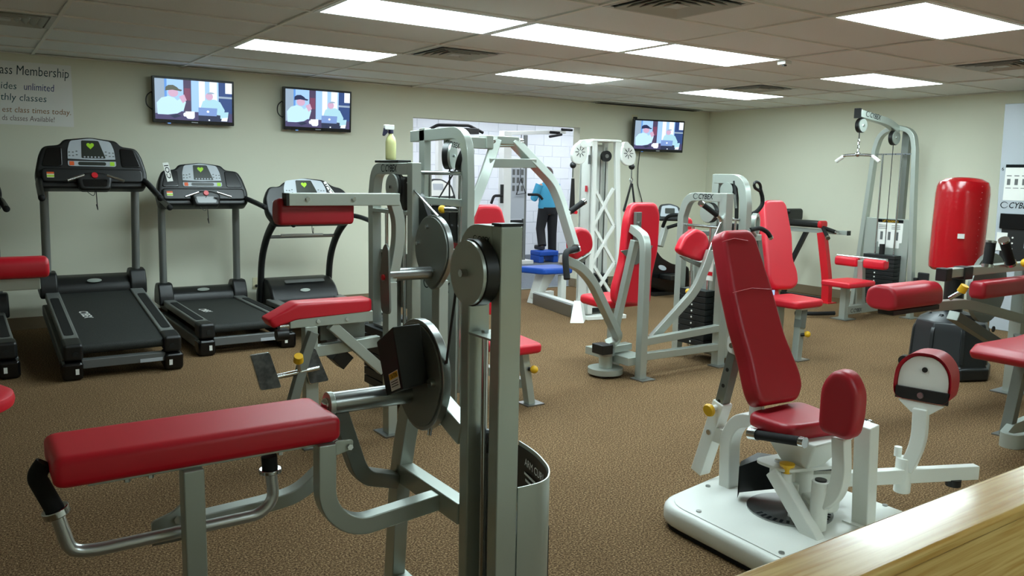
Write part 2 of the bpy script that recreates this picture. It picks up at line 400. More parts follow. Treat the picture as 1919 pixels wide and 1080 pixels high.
# ================================================================ on the walls
for n,c in dict(tv_sky=(96,150,220),tv_pale=(160,200,245),tv_white=(235,245,255),tv_grey=(150,170,190),tv_brown=(74,62,92),tv_red=(120,64,92),tv_navy=(45,70,125),tv_shirt=(190,228,250),tv_mint=(168,214,228),tv_skin=(205,168,196),tv_cap=(35,42,80),tv_olive=(88,92,80),tv_table=(72,66,105),tv_laptop=(120,150,205),tv_dark=(40,48,75)).items(): flat(n, c, 1.1)
def television(x0, x1, z0, z1, y0, y1, lab, cap, cable):
    # x0,y0 left edge; x1,y1 right edge of the screen front
    A = V((x0,y0,0)); B = V((x1,y1,0)); U = (B-A).normalized(); Wd = (B-A).length; Up = V((0,0,1)); N = U.cross(Up)
    tilt = .06; Up2 = (Up+N*tilt).normalized(); N = U.cross(Up2); H = z1-z0
    t = thing('television', lab, 'television', ((x0+x1)/2, WY-.01, z0), 'flat televisions on the back wall')
    O = V((x0,y0,z0))
    def pl(poly, d, m, name='picture_detail'): return part(name, G().prism(poly, O+N*d, U, Up2, .0004), m, scr)
    part('housing', G().prism(rrect(Wd,H,.008,3,Wd/2,H/2), O-N*.05, U, Up2, .05), 'black_gloss', t, bevel=.004)
    c = O+U*Wd/2+Up2*H/2-N*.05
    part('wall_bracket', G().box((c.x-.12,c.y-.0,c.z-.1),(c.x+.12,WY-.001,c.z+.1)), 'mount', t, bevel=.004)
    b = .02; X0,X1,Y0,Y1 = b,Wd-b,.034,H-b; w = X1-X0; h = Y1-Y0
    scr = part('screen', G().prism([(X0,Y0),(X1,Y0),(X1,Y1),(X0,Y1)], O+N*.0005, U, Up2, .0004), 'tv_sky', t)
    q = lambda pts: [(X0+a*w, Y0+(1-d)*h) for a,d in pts][::-1]
    e = lambda cx,cy,rx,ry,n=16,a0=0,a1=360: [(X0+(cx+rx*math.cos(math.radians(a0+(a1-a0)*i/n)))*w, Y0+(1-cy+ry*math.sin(math.radians(a0+(a1-a0)*i/n)))*h) for i in range(n)]
    L = [(q([(0,0),(.12,0),(.12,1),(0,1)]),'tv_grey'),(q([(.15,0),(.36,0),(.36,.8),(.15,.8)]),'tv_pale'),(q([(.36,0),(.46,0),(.46,1),(.36,1)]),'tv_brown'),
     (q([(.37,.2),(.45,.2),(.45,.5),(.37,.5)]),'tv_red'),(q([(.46,0),(.82,0),(.82,1),(.46,1)]),'tv_pale'),(q([(.56,0),(.64,0),(.64,1),(.56,1)]),'tv_white'),(q([(.70,0),(.80,0),(.80,.6),(.70,.6)]),'tv_white'),
     (q([(.82,0),(1,0),(1,1),(.82,1)]),'tv_navy'),(q([(.91,0),(1,0),(1,.27),(.91,.27)]),'tv_white'),(q([(.82,.35),(1,.35),(1,.4),(.82,.4)]),'tv_grey'),
     (q([(.0,.86),(.3,.78),(1,.78),(1,1),(0,1)]),'tv_table'),(q([(.55,.84),(.95,.84),(.95,1),(.55,1)]),'tv_dark'),
     (q([(.03,.88),(.02,.6),(.08,.47),(.17,.42),(.24,.45),(.28,.52),(.36,.42),(.39,.55),(.36,.75),(.28,.84),(.16,.88)]),'tv_shirt'),
     (e(.23,.33,.065,.105),'tv_skin'),(q([(.30,.42),(.37,.36),(.40,.5),(.35,.58)]),'tv_skin'),
     (q([(.13,.29),(.135,.2),(.17,.15),(.23,.14),(.28,.19),(.30,.23),(.345,.25),(.33,.285),(.22,.26)]),cap),
     (q([(.58,.66),(.61,.5),(.67,.44),(.77,.44),(.84,.5),(.90,.7),(.88,.84),(.58,.8)]),'tv_mint'),(e(.695,.37,.05,.095),'tv_skin'),(e(.72,.31,.05,.05,16,20,200),'tv_grey'),
     (q([(.55,.66),(.80,.66),(.79,.86),(.55,.86)]),'tv_laptop'),(e(.675,.755,.018,.03),'tv_white'),
     (q([(.38,.78),(.50,.77),(.50,.92),(.48,.96),(.41,.96),(.39,.92)]),'tv_white'),(e(.375,.86,.022,.05),'tv_white'),(q([(.18,.9),(.28,.86),(.33,.9),(.24,.96)]),'tv_dark'),
     (q([(.84,.76),(.95,.74),(.94,.9),(.84,.92)]),'tv_mint'),(q([(.86,.9),(.94,.88),(.93,.98),(.85,.98)]),'tv_white'),(e(.69,.97,.012,.02),'tv_white')]
    for k,(p,m) in enumerate(L): pl(p, .0009+.00012*k, m)
    lg = G().prism(rrect(.06,.008,.003,2,Wd*.5,.016), O+N*.0002, U, Up2, .0006); part('badge', lg, 'panel_grey', t)
    part('standby_light', G().prism(rrect(.03,.008,.003,2), O+U*Wd*.19+Up2*-.001+N*.0, U, Up2, .004), 'tv_sky', t)
    if cable == 'loop': part('cable', G().tube([c-U*(Wd/2-.02)+V((0,-.0,.08)), c-U*(Wd/2+.05)+V((0,-.01,.03)), c-U*(Wd/2+.05)+V((0,-.01,-.06)), c-U*(Wd/2-.01)+V((0,0,-.1))], .005, .05), 'black', t)
    else:
        part('cable', G().tube(cable, .006, .04), 'black', t)
    return t
television(1.55,2.29,1.873,2.297,8.25,8.25,'wall television above the first two treadmills, next to the handwritten poster','tv_olive','loop')
television(2.78,3.51,1.865,2.291,8.25,8.25,'wall television in the middle, left of the opening to the white room','tv_cap','loop')
tv3 = television(7.50,8.28,1.80,2.225,8.22,8.06,'tilted wall television with a cable hanging down, right of the opening','tv_cap',[(7.72,8.30,1.86),(7.70,8.31,1.6),(7.72,8.325,1.35),(7.82,8.325,1.12),(7.80,8.325,.9),(7.81,8.325,.5),(7.8,8.325,.35)])
t = thing('wall_outlet', 'small wall socket with a plug just above the far television', 'outlet', (7.63,WY,2.25), 'wall outlets')
part('cover_plate', G().box((7.58,WY-.006,2.2),(7.69,WY,2.29)), 'outlet', t, bevel=.002); part('plug', G().box((7.60,WY-.04,2.225),(7.65,WY-.006,2.26)), 'black', t, bevel=.004)
for (px,z,lab,plug) in ((1.568,0.272,'cream wall outlet between the first and second treadmills',1),(2.495,0.296,'cream wall outlet between the second and third treadmills',1)):
    t = thing('wall_outlet', lab, 'outlet', (px,WY,z), 'wall outlets')
    part('cover_plate', G().prism(rrect(.075,.12,.006,3), (px,WY,z), (1,0,0), (0,0,1), .006), 'outlet', t, bevel=.0015)
    for dz in (.026,-.026): part('socket', G().prism(rrect(.034,.03,.012,4), (px,WY-.006,z+dz), (1,0,0), (0,0,1), .002), 'outlet', t); 
    part('plug', G().cyl((px,WY-.006,z-.026),(px,WY-.035,z-.026),.016,.013), 'black', t)
# handwritten poster
t = thing('poster', 'white handwritten class membership poster taped to the back wall', 'poster', (.45,WY-.003,1.8))
part('sheet', G().box((-.05,WY-.005,1.80),(.905,WY-.003,2.335)), 'paper', t)
inks = {'ink_dark':(44,62,66),'ink_blue':(36,52,110),'ink_teal':(40,80,84),'ink_ochre':(140,96,40),'ink_grey':(110,90,84)}
for k,c in inks.items(): mat(k, c, .8, 0, .1)
def line(s, x, z, h, m, wd): part('lettering', text(G(), s, (x,WY-.0056,z), (1,0,0), (0,0,1), h, .12, -.004, wd), m, t)
line('ass Membership', .36, 2.225, .115, 'ink_dark', .525); line('ides', .36, 2.10, .085, 'ink_teal', .12); line('unlimited', .53, 2.10, .088, 'ink_blue', .235)
line('thly classes', .355, 2.005, .085, 'ink_teal', .345); line('est class times today.', .36, 1.905, .07, 'ink_ochre', .525); line('ds classes Available!', .355, 1.835, .066, 'ink_grey', .40)

# ================================================================ treadmills
def copytree(root):
    r = root.copy(); C.objects.link(r)
    for ch in root.children:
        c = ch.copy(); C.objects.link(c); c.parent = r
        for gch in ch.children:
            d = gch.copy(); C.objects.link(d); d.parent = c
    return r
def heart(s): return [(s*.9*math.sin(a)**3, s*(.8*math.cos(a)-.31*math.cos(2*a)-.12*math.cos(3*a)-.05*math.cos(4*a))) for a in [2*math.pi*i/28 for i in range(28)]][::-1]
def console_face(parent, O, U, W, w, h, kind):
    U = vn(U); W = vn(W); N = U.cross(W); O = V(O)
    P = lambda nm, poly, d, m, th=.002: part(nm, G().prism(poly, O+N*d, U, W, th), m, face)
    face = part('display_panel', G().prism(rpoly([(-w*.48,h*.02),(w*.48,h*.02),(w*.46,h*.6),(w*.4,h*.9),(0,h),(-w*.4,h*.9),(-w*.46,h*.6)], .02), O, U, W, .004), 'panel_grey', parent)
    P('screen', rpoly([(-w*.2,h*.3),(w*.28,h*.3),(w*.16,h*.92),(-w*.18,h*.92)], .01), .004, 'lcd')
    P('heart_graphic', [(a-w*.01,b+h*.74) for a,b in heart(.03)], .0062, 'lime', .0006)
    P('divider', rpoly([(-w*.48,h*.2),(w*.48,h*.2),(w*.48,h*.27),(0,h*.24),(-w*.48,h*.27)], .004), .004, 'black', .003)
    P('button_strip', rrect(w*.55,h*.12,.012,4,0,h*.11), .004, 'lcd')
    P('stop_key', rrect(w*.09,h*.14,.004,3,-w*.4,h*.11), .004, 'orange'); P('start_key', rrect(w*.09,h*.14,.004,3,w*.4,h*.11), .004, 'lime')
    for sx in (-1,1):
        for i in range(3):
            for j in range(2): P('key', rrect(.014,.008,.003,2,sx*(w*.29+.026*i)+.0,h*(.38+.12*j)+(.0 if i else .008)), .004, 'grey_plastic')
    for i in range(6): P('key', rrect(.013,.012,.005,3,-w*.14+i*w*.07,h*.34), .0065, 'panel_grey')
def treadmill():
    t = thing('treadmill', '', 'treadmill', (0,0,0), 'treadmills along the back wall')
    for s in (-1,1):
        part('base_rail', G().box((s*.355-.03,.06,.045),(s*.355+.03,1.45,.135)), 'grey_plastic', t, bevel=.012)
        r = part('side_rail', G().rt([(s*.315,.12,.222),(s*.315,1.42,.222)], (1,0,0), .105, .06), 'grey_tube', t, bevel=.012)
        part('grip_strip', G().prism(rrect(.06,.98,.02,4), (s*.318,.70,.253), (1,0,0), (0,1,0), .003), 'grip_tape', r)
        c = part('rear_cap', G().box((s*.318-.06,-.02,.135),(s*.318+.06,.16,.256)), 'black', t, bevel=.022)
        part('cap_bolt', G().cyl((s*.318+s*-.01,-.026,.185),(s*.318-s*.01,-.018,.185),.018), 'plate', c)
        f = part('rear_foot', G().box((s*.325-.065,-.03,0),(s*.325+.065,.13,.128)), 'black_gloss', t, bevel=.024)
        part('number_sticker', G().box((s*.30-.011,-.0325,.045),(s*.30+.011,-.0305,.085)), 'paper', f)
        b = part('post_base', G().prism(rpoly([(1.36,.2),(1.62,.2),(1.60,.33),(1.54,.40),(1.42,.40),(1.37,.30)], .03), (s*.335-.065,0,0), (0,1,0), (0,0,1), .13), 'black', t, bevel=.015)
        part('upright', G().sweep([(s*.335,1.50,.36),(s*.333,1.46,1.22)], [(.032*math.cos(2*math.pi*j/16),.045*math.sin(2*math.pi*j/16)) for j in range(16)], (1,0,0)), 'grey_tube', t)
        h = part('handrail', G().tube([(s*.35,1.40,1.20),(s*.385,1.2,1.175),(s*.40,.78,1.125)], .024, .08), 'black', t)
        part('rail_end', G().ball((s*.40,.78,1.125), .0245), 'rubber', h)
        part('pulse_grip', G().cyl((s*.08,1.14,1.245),(s*.20,1.115,1.205),.011), 'chrome', t)
    part('rear_crossbar', G().box((-.27,.0,.07),(.27,.05,.135)), 'grey_plastic', t, bevel=.006)
    g = G(); n = 8
    prof = [(1.40,.20),(1.40,.235)]+[(.05-.035*math.sin(math.pi*i/n),.2+.035*math.cos(math.pi*i/n)) for i in range(n+1)]+[(1.40,.165)]
    g.prism(prof, (-.262,0,0), (0,1,0), (0,0,1), .524); bl = part('running_belt', g, 'belt', t)
    part('brand_mark', text(G(), 'CYBEX', (-.19,.84,.2365), (.12,-1,0), (1,.12,0), .085, .3, .012, .20), 'paper', bl)
    part('rear_plate', G().box((.10,-.004,.075),(.25,.0,.1)), 'panel_grey', t)
    hood = G(); prof = [(1.38,.12),(1.38,.25),(1.40,.30),(1.48,.345),(1.60,.34),(1.72,.28),(1.76,.2),(1.76,.12)]
    hood.prism(rpoly(prof,.03), (-.33,0,0), (0,1,0), (0,0,1), .66); h = part('motor_hood', hood, 'black', t, bevel=.02)
    part('badge', G().prism([(.055*math.cos(a),.02*math.sin(a)) for a in [2*math.pi*i/20 for i in range(20)]], (0,1.415,.325), (1,0,0), (0,.8,.6), .004), 'silver', h)
    part('front_foot', G().box((-.30,1.55,0),(.30,1.64,.12)), 'black', t, bevel=.01)
    U = (1,0,0); W = V((0,.42,.91)).normalized(); N = V(U).cross(W); O = V((0,1.24,1.15))
    outl = rpoly([(-.385,-.02),(.385,-.02),(.40,.10),(.37,.24),(.335,.315),(.22,.33),(.19,.375),(0,.40),(-.19,.375),(-.22,.33),(-.335,.315),(-.37,.24),(-.40,.10)], .035)
    c = part('console', G().pad(outl, O-N*.13, U, W, .13, .02), 'black', t)
    part('console_ledge', G().pad(rpoly([(-.36,.02),(.36,.02),(.36,.13),(-.36,.13)],.03), O+N*-.01, U, W, .035, .012), 'black', t)
    part('cup_tray', G().pad(rpoly([(-.355,.15),(-.21,.15),(-.205,.31),(-.31,.30)],.02), O+N*-.01, U, W, .016, .006), 'black_gloss', c)
    part('cup_tray', G().pad(rpoly([(.355,.15),(.21,.15),(.205,.31),(.31,.30)],.02), O+N*-.01, U, W, .016, .006), 'black_gloss', c)
    console_face(t, O+V(W)*.15+N*.001, U, W, .36, .235, 0)
    part('sticker', G().prism(rrect(.05,.045,.004,2,-.30,.075), O+N*.025, U, W, .0008), 'outlet', t)
    part('sticker', G().prism(rrect(.05,.015,.002,2,-.30,.09), O+N*.0258, U, W, .0005), 'orange', t)
    part('sticker', G().prism(rrect(.05,.012,.002,2,-.30,.065), O+N*.0258, U, W, .0005), 'lime', t)
    part('front_bar', G().pad(rpoly([(-.11,-.055),(.11,-.055),(.13,.06),(.06,.09),(-.06,.09),(-.13,.06)],.03), O+N*-.02, U, W, .085, .02), 'black', t)
    part('front_recess', G().prism(rpoly([(-.08,-.03),(.08,-.03),(.09,.03),(-.09,.03)],.015), O+N*.064, U, W, .003), 'black_gloss', t)
    part('stop_button', G().cyl(O+W*.062+N*.06, O+W*.062+N*.078, .026, .022), 'red_paint', t)
    a = O+W*.03+N*.07
    part('safety_cord', G().tube([a, a+V((-.07,0,-.09)), a+V((-.01,-.01,-.14)), a+V((.005,0,-.03))], .0025, .03), 'black', t)
    part('cord_clip', G().tube([a+V((.004,0,-.06)), a+V((.01,0,-.2)), a+V((.014,0,-.245)), a+V((.004,0,-.2))], .0035, .01), 'black', t)
    return t
T2 = treadmill(); T2['label'] = 'second black treadmill from the left, level deck and a paper strip on its console'; T2.location = (1.87,6.50,0)
T1 = copytree(T2); T1['label'] = 'black treadmill with its deck raised at the front, left of the papered one'; T1.location = (.905,6.16,0.004); T1.rotation_euler = (math.radians(7.5),0,0)
T0 = copytree(T2); T0['label'] = 'treadmill cut off by the left edge of the picture'; T0.location = (-.10,6.42,0)
# T3: curved uprights
def treadmill_curved():
    cx = 2.77; t = thing('treadmill', 'treadmill with curved dark uprights, third along the back wall, behind the red pads', 'treadmill', (cx,6.15,0), 'treadmills along the back wall')
    for s in (-1,1):
        x = cx+s*.35
        part('upright', G().sweep(fillet([(x,7.97,.16),(x,7.90,.6),(x,7.70,.85),(x,7.36,1.05)], .15), [(.03*math.cos(2*math.pi*j/14),.045*math.sin(2*math.pi*j/14)) for j in range(14)], (1,0,0)), 'grey_tube' if 0 else 'plate', t)
        part('side_rail', G().rt([(x-s*.02,6.25,.2),(x-s*.02,7.7,.2)], (1,0,0), .1, .05), 'grey_tube', t, bevel=.01)
        part('rear_cap', G().box((x-s*.02-.06,6.13,.12),(x-s*.02+.06,6.3,.235)), 'black', t, bevel=.02)
        part('rear_foot', G().box((x-s*.02-.05,6.15,0),(x-s*.02+.05,6.28,.118)), 'black', t, bevel=.01)
        h = part('handrail', G().tube([(x,7.36,1.04),(x+s*.03,7.2,1.03),(x+s*.04,6.85,.99)], .022, .08), 'black', t)
        part('rail_end', G().ball((x+s*.04,6.85,.99), .0225), 'rubber', h)
        part('front_foot', G().box((x-.05,7.8,0),(x+.05,7.95,.1)), 'black', t, bevel=.01)
    part('running_belt', G().box((cx-.27,6.2,.17),(cx+.27,7.7,.215)), 'belt', t, bevel=.02)
    part('rear_crossbar', G().box((cx-.29,6.16,.06),(cx+.29,6.2,.13)), 'grey_tube', t, bevel=.006)
    h = part('motor_hood', G().prism(rpoly([(7.62,.1),(7.62,.23),(7.70,.33),(7.85,.40),(8.05,.39),(8.16,.25),(8.16,.1)],.05), (cx-.34,0,0), (0,1,0), (0,0,1), .68), 'black', t, bevel=.03)
    part('badge', G().prism([(.05*math.cos(a),.018*math.sin(a)) for a in [2*math.pi*i/20 for i in range(20)]], (cx,7.665,.295), (1,0,0), (0,.62,.78), .004), 'silver', h)
    part('hood_window', G().prism(rrect(.40,.05,.012,3), (cx+.03,7.76,.372), (1,0,0), (0,.9,.42), .004), 'grey_plastic', h)
    part('cross_brace', G().cyl((cx-.34,7.72,.82),(cx+.34,7.72,.82),.016), 'steel', t)
    part('pulse_bar', G().cyl((cx-.22,7.70,.835),(cx+.20,7.70,.835),.012), 'white', t)
    U = (1,0,0); W = V((0,.45,.89)).normalized(); N = V(U).cross(W); O = V((cx-.03,7.34,1.03))
    outl = rpoly([(-.36,-.06),(.36,-.06),(.42,.08),(.39,.24),(.34,.30),(.25,.32),(.18,.385),(-.02,.405),(-.22,.36),(-.27,.31),(-.37,.31),(-.42,.2),(-.42,.05)], .04)
    part('console', G().pad(outl, O-N*.1, U, W, .1, .02), 'black', t)
    console_face(t, O+W*.14-U_(U)*.03+N*.001, U, W, .44, .25, 1)
    part('side_label', G().prism(rpoly([(-.38,.02),(-.29,.02),(-.27,.16),(-.36,.16)],.01), O+N*.001, U, W, .002), 'grey_plastic', t)
    a = V((cx-.06,7.3,1.0)); part('safety_cord', G().tube([a, a+V((.0,-.01,-.1)), a+V((.008,-.01,-.13)), a+V((.012,-.01,-.07))], .003, .015), 'black', t)
def U_(u): return V(u)
treadmill_curved()
# hand-lettered paper strips stuck on two consoles
for (O,U,W,lab) in ((V((1.555,7.66,1.33)), V((.96,0,.12)), V((-.02,.42,.91)), 'white paper strip with letters stuck on the second treadmill console'),
                    (V((2.995,7.455,1.20)), V((.82,0,.5)), V((-.42,.42,.8)), 'white paper strip with letters stuck on the curved treadmill console')):
    U = vn(U); W = vn(W-U*W.dot(U)); N = U.cross(W); O = O+N*.03
    t = thing('paper_strip', lab, 'paper', O, 'paper strips on treadmill consoles')
    part('strip', G().prism([(-.024,-.005),(.024,-.005),(.024,.175),(-.024,.175)], O, U, W, .0015), 'paper', t)
    part('lettering', text(G(), 'COI', O+U*.017+W*.02+N*.002, W, -U, .05, 0, .01, .13), 'ink', t)

# ================================================================ arm curl machine in the foreground
def arm_curl():
    t = thing('arm_curl_machine', 'silver arm curl machine in the foreground with a long red pad and curved bar', 'gym machine', (1.2,2.0,0), 'silver weight machines with red pads')
    p = part('front_post', G().box((1.179,1.786,0),(1.25,1.832,1.316)), 'silver', t, bevel=.005)
    part('post_cap', G().box((1.178,1.785,1.316),(1.251,1.833,1.323)), 'black', p, bevel=.002)
    part('rear_post', G().box((1.179,1.945,0),(1.25,1.99,1.25)), 'silver', t, bevel=.005)
    b = part('top_beam', G().rt([(1.2145,1.832,1.283),(1.2145,1.95,1.283),(1.2145,1.99,1.20)], (1,0,0), .071, .065, .05), 'silver', t, bevel=.004)
    cybex((1.179,1.925,1.267), (0,-1,0), (0,0,1), .085, b)
    pl = part('pulley', G().cyl((1.136,1.873,1.186),(1.176,1.873,1.186),.092,n=40), 'black', t, bevel=.003)
    part('pulley_cover', G().cyl((1.126,1.873,1.186),(1.136,1.873,1.186),.088,n=40), 'silver', pl)
    part('bolt', G().cyl((1.106,1.873,1.186),(1.126,1.873,1.186),.011,n=8), 'chrome', pl)
    q = part('guide_plate', G().box((1.18,1.832,1.0),(1.26,1.95,1.006)), 'silver', t)
    part('bolt', G().cyl((1.22,1.92,1.006),(1.22,1.92,1.014),.012,n=6), 'chrome', q)
    for y in (1.868,1.912): part('guide_rod', G().cyl((1.215,y,.02),(1.215,y,1.0),.010), 'chrome', t)
    n = part('number_plate', G().box((1.228,1.834,.0),(1.233,1.944,.72)), 'panel_grey', t)
    part('number', text(G(), '14', (1.2272,1.925,.652), (0,-1,0), (0,0,1), .085, 0, .012), 'ink', n)
    part('weight_cover', G().box((1.26,1.83,.0),(1.40,1.97,.42)), 'plate', t, bevel=.004)
    # curved shroud with placard
    pts = fillet([(1.25,1.786,0),(1.35,1.784,0),(1.42,1.86,0),(1.47,2.0,0),(1.485,2.12,0)], .07, 8)
    g = G(); g.sweep([V((q.x,q.y,.29)) for q in pts], [(-.29,-.002),(.293,-.002),(.293,.002),(-.29,.002)], (0,0,1)); sh = part('shroud', g, 'silver', t)
    ins = [q for q in pts if q.x > 1.40]
    g = G(); d = .004
    inn = [V((q.x-d, q.y+d*.3, 0)) for q in ins]
    g.sweep([V((q.x,q.y,.47)) for q in inn], [(-.1,-.0005),(.1,-.0005),(.1,.0005),(-.1,.0005)], (0,0,1)); part('placard', g, 'black', sh)
    A = V((1.459,1.99,.50)); U = V((-.30,-.95,0)).normalized()
    part('placard_text', text(G(), 'ARM CURL', V((1.4705,2.065,.52)), (-.25,-.97,0), (0,0,1), .036, 0, 0, .17), 'paper', sh)
    g = G()
    for k in range(4): g.obox(V((1.4545,2.0,.492-.02*k)), (-.25,-.97,0), (0,0,1), (.14-.02*k,.008,.0006))
    o = part('placard_lines', g, 'paper', sh); o['kind'] = 'stuff'
    # frame behind the tower
    part('rear_beam', G().rt([(1.2,1.99,.445),(1.2,2.40,.445)], (1,0,0), .05, .066), 'silver', t, bevel=.004)
    part('rear_leg', G().rt([(1.2,1.985,.69),(1.2,2.19,.76),(1.2,2.33,.72),(1.2,2.42,.45),(1.2,2.47,.0)], (1,0,0), .05, .066, [.1,.1,.16]), 'silver', t, bevel=.004)
    part('foot_plate', G().box((1.15,2.41,0),(1.25,2.53,.008)), 'steel', t, bevel=.002)
    part('base_rail', G().rt([(1.2145,1.80,.03),(1.2145,2.46,.03)], (1,0,0), .05, .05), 'silver', t, bevel=.004)
    part('bent_arm', G().rt([(.818,2.125,.69),(.815,2.125,.50),(.90,2.125,.42),(1.2,2.125,.445)], (0,1,0), .05, .052, [.2,.1], 10), 'silver', t, bevel=.004)
    part('front_leg', G().box((.434,2.11,0),(.487,2.165,.682)), 'silver', t, bevel=.005)
    part('foot_plate', G().box((.40,2.08,0),(.52,2.19,.008)), 'steel', t, bevel=.002)
    part('floor_rail', G().rt([(.46,2.137,.03),(1.19,2.137,.03)], (0,1,0), .05, .05), 'silver', t, bevel=.004)
    part('arm_pad', G().pad(rrect(.715,.245,.02,4), (.502,2.222,.692), (1,0,0), (0,1,0), .078, .022), 'red', t)
    u = part('pad_plate', G().box((.22,2.13,.682),(.86,2.2,.692)), 'silver', t, bevel=.002)
    for x in (.31,.365,.70): part('bolt', G().cyl((x,2.155,.668),(x,2.155,.682),.008,n=6), 'chrome', u)
    br = part('pad_bracket', G().prism(rpoly([(0,0),(.055,.012),(.06,.04),(0,.045)],.012), (.84,2.11,.65), (1,0,0), (0,0,1), -.008), 'silver', t, bevel=.002)
    part('bolt', G().cyl((.885,2.10,.672),(.885,2.12,.672),.009,n=6), 'chrome', br)
    # curl bar
    Y = 2.215
    bar = part('curl_bar', G().tube([(0.154,2.215,0.605),(0.181,2.215,0.49),(0.239,2.215,0.48),(0.659,2.215,0.481),(0.698,2.215,0.518),(0.689,2.215,0.627)], .0165, [.06,.05,.07,.05], 8, 16), 'satin', t)
    part('handle_grip', G().tube([(0.137,2.215,0.731),(0.116,2.215,0.702),(0.154,2.215,0.605)], .022, .06, 6, 16), 'rubber', bar)
    for a,b in (((0.152,2.215,0.611),(0.158,2.215,0.592)),((0.689,2.215,0.611),(0.689,2.215,0.598))):
        part('collar', G().cyl(a, b, .032, n=24), 'chrome', bar, bevel=.003)
    part('grip_stub', G().cyl((0.689,2.215,0.611), (0.687,2.215,0.648), .022), 'rubber', bar)
    part('link_arm', G().rt([(0.411,2.32,0.454),(0.71,2.32,0.464),(0.808,2.32,0.475),(0.885,2.32,0.536)], (0,1,0), .05, .042, [.08,.08]), 'silver', t, bevel=.004)
    e = part('link_bracket', G().prism(rpoly([(0,0),(.12,.022),(.12,.078),(.085,.092),(.055,.07),(.0,.052)],.008), (0.383,2.29,0.442), (1,0,0), (0,0,1), .012), 'silver', t, bevel=.002)
    part('bolt', G().cyl((0.452,2.278,0.487), (0.449,2.262,0.494), .012, n=6), 'chrome', e)
    part('clevis', G().cyl((0.384,2.29,0.435), (0.467,2.29,0.434), .012), 'steel', e)
    # pivot tube, cam and counterweight
    ax = part('pivot_tube', G().cyl((.885,2.235,.768),(1.15,2.235,.766),.033,n=32), 'steel', t)
    fl = part('pivot_flange', G().cyl((.868,2.235,.768),(.885,2.235,.768),.036,n=32), 'silver', t, bevel=.002)
    part('cap_nut', G().ball((.866,2.235,.768), .019, (.8,1,1)), 'chrome', fl)
    part('flange_plate', G().box((.872,2.205,.63),(.882,2.265,.75)), 'steel', t, bevel=.002)
    part('axle_support', G().rt([(.91,2.26,.74),(1.0,2.30,.50),(1.17,2.40,.42)], (0,1,0), .05, .05, .06), 'silver_dark', t, bevel=.004)
    cy, cz = 2.185, .845
    op = []
    for i in range(40):
        a = 2*math.pi*i/40; r = .163+(.0 if math.sin(a) > 0 else .022*(-math.sin(a))**3); op.append((r*math.cos(a), r*math.sin(a)))
    cm = part('cam', G().prism(op, (1.17,cy,cz), (0,-1,0), (0,0,1), .028), 'steel', t, bevel=.003)
    part('cam_face', G().prism([(a*.93,b*.93) for a,b in op], (1.1425,cy,cz), (0,-1,0), (0,0,1), .006), 'silver_dark', cm, bevel=.001)
    part('bolt', G().cyl((1.12,2.07,.835),(1.142,2.07,.835),.013), 'chrome', cm)
    part('cable_end', G().cyl((1.15,2.12,.66),(1.15,2.10,.74),.007), 'chrome', cm)
    f = [(1.016,2.1,1.01),(1.107,2.1,1.011),(1.135,2.1,0.828),(1.05,2.1,0.82)]
    k = [(1.016,2.21,.945),(1.11,2.21,.985),(1.135,2.19,.80),(1.03,2.17,.785)]
    bx = part('counterweight_box', G().add(f+k, [(0,1,2,3),(7,6,5,4),(0,4,5,1),(1,5,6,2),(2,6,7,3),(3,7,4,0)]), 'black', t, bevel=.004)
    a,b,c,d = [V(q) for q in (f[0],k[0],k[3],f[3])]        # left face
    P = lambda u,v: (a*(1-v)+d*v)*(1-u)+(b*(1-v)+c*v)*u
    N = (d-a).cross(b-a).normalized(); N = N if N.x < 0 else -N
    s = part('caution_sticker', G().add([P(.08,.96)+N*.002,P(.62,.96)+N*.002,P(.62,.66)+N*.002,P(.08,.66)+N*.002], [(0,1,2,3)]), 'paper', bx)
    part('caution_band', G().add([P(.1,.77)+N*.003,P(.6,.77)+N*.003,P(.6,.67)+N*.003,P(.1,.67)+N*.003], [(0,1,2,3)]), 'yellow', s)
    part('caution_text', text(G(), 'CAUTION', P(.52,.755)+N*.0036, P(.1,.755)-P(.52,.755), P(.3,.6)-P(.3,.7), .018, 0, .01, (P(.14,.755)-P(.52,.755)).length), 'ink', s)
    g = G()
    for v in (.82,.86,.9): g.add([P(.14,v)+N*.0033,P(.54,v)+N*.0033,P(.54,v-.012)+N*.0033,P(.14,v-.012)+N*.0033], [(0,1,2,3)])
    o = part('sticker_lines', g, 'ink', s); o['kind'] = 'stuff'
    part('cable', G().cyl((1.156,1.965,1.186),(1.156,2.03,.90),.004,n=8), 'black', t)
arm_curl()

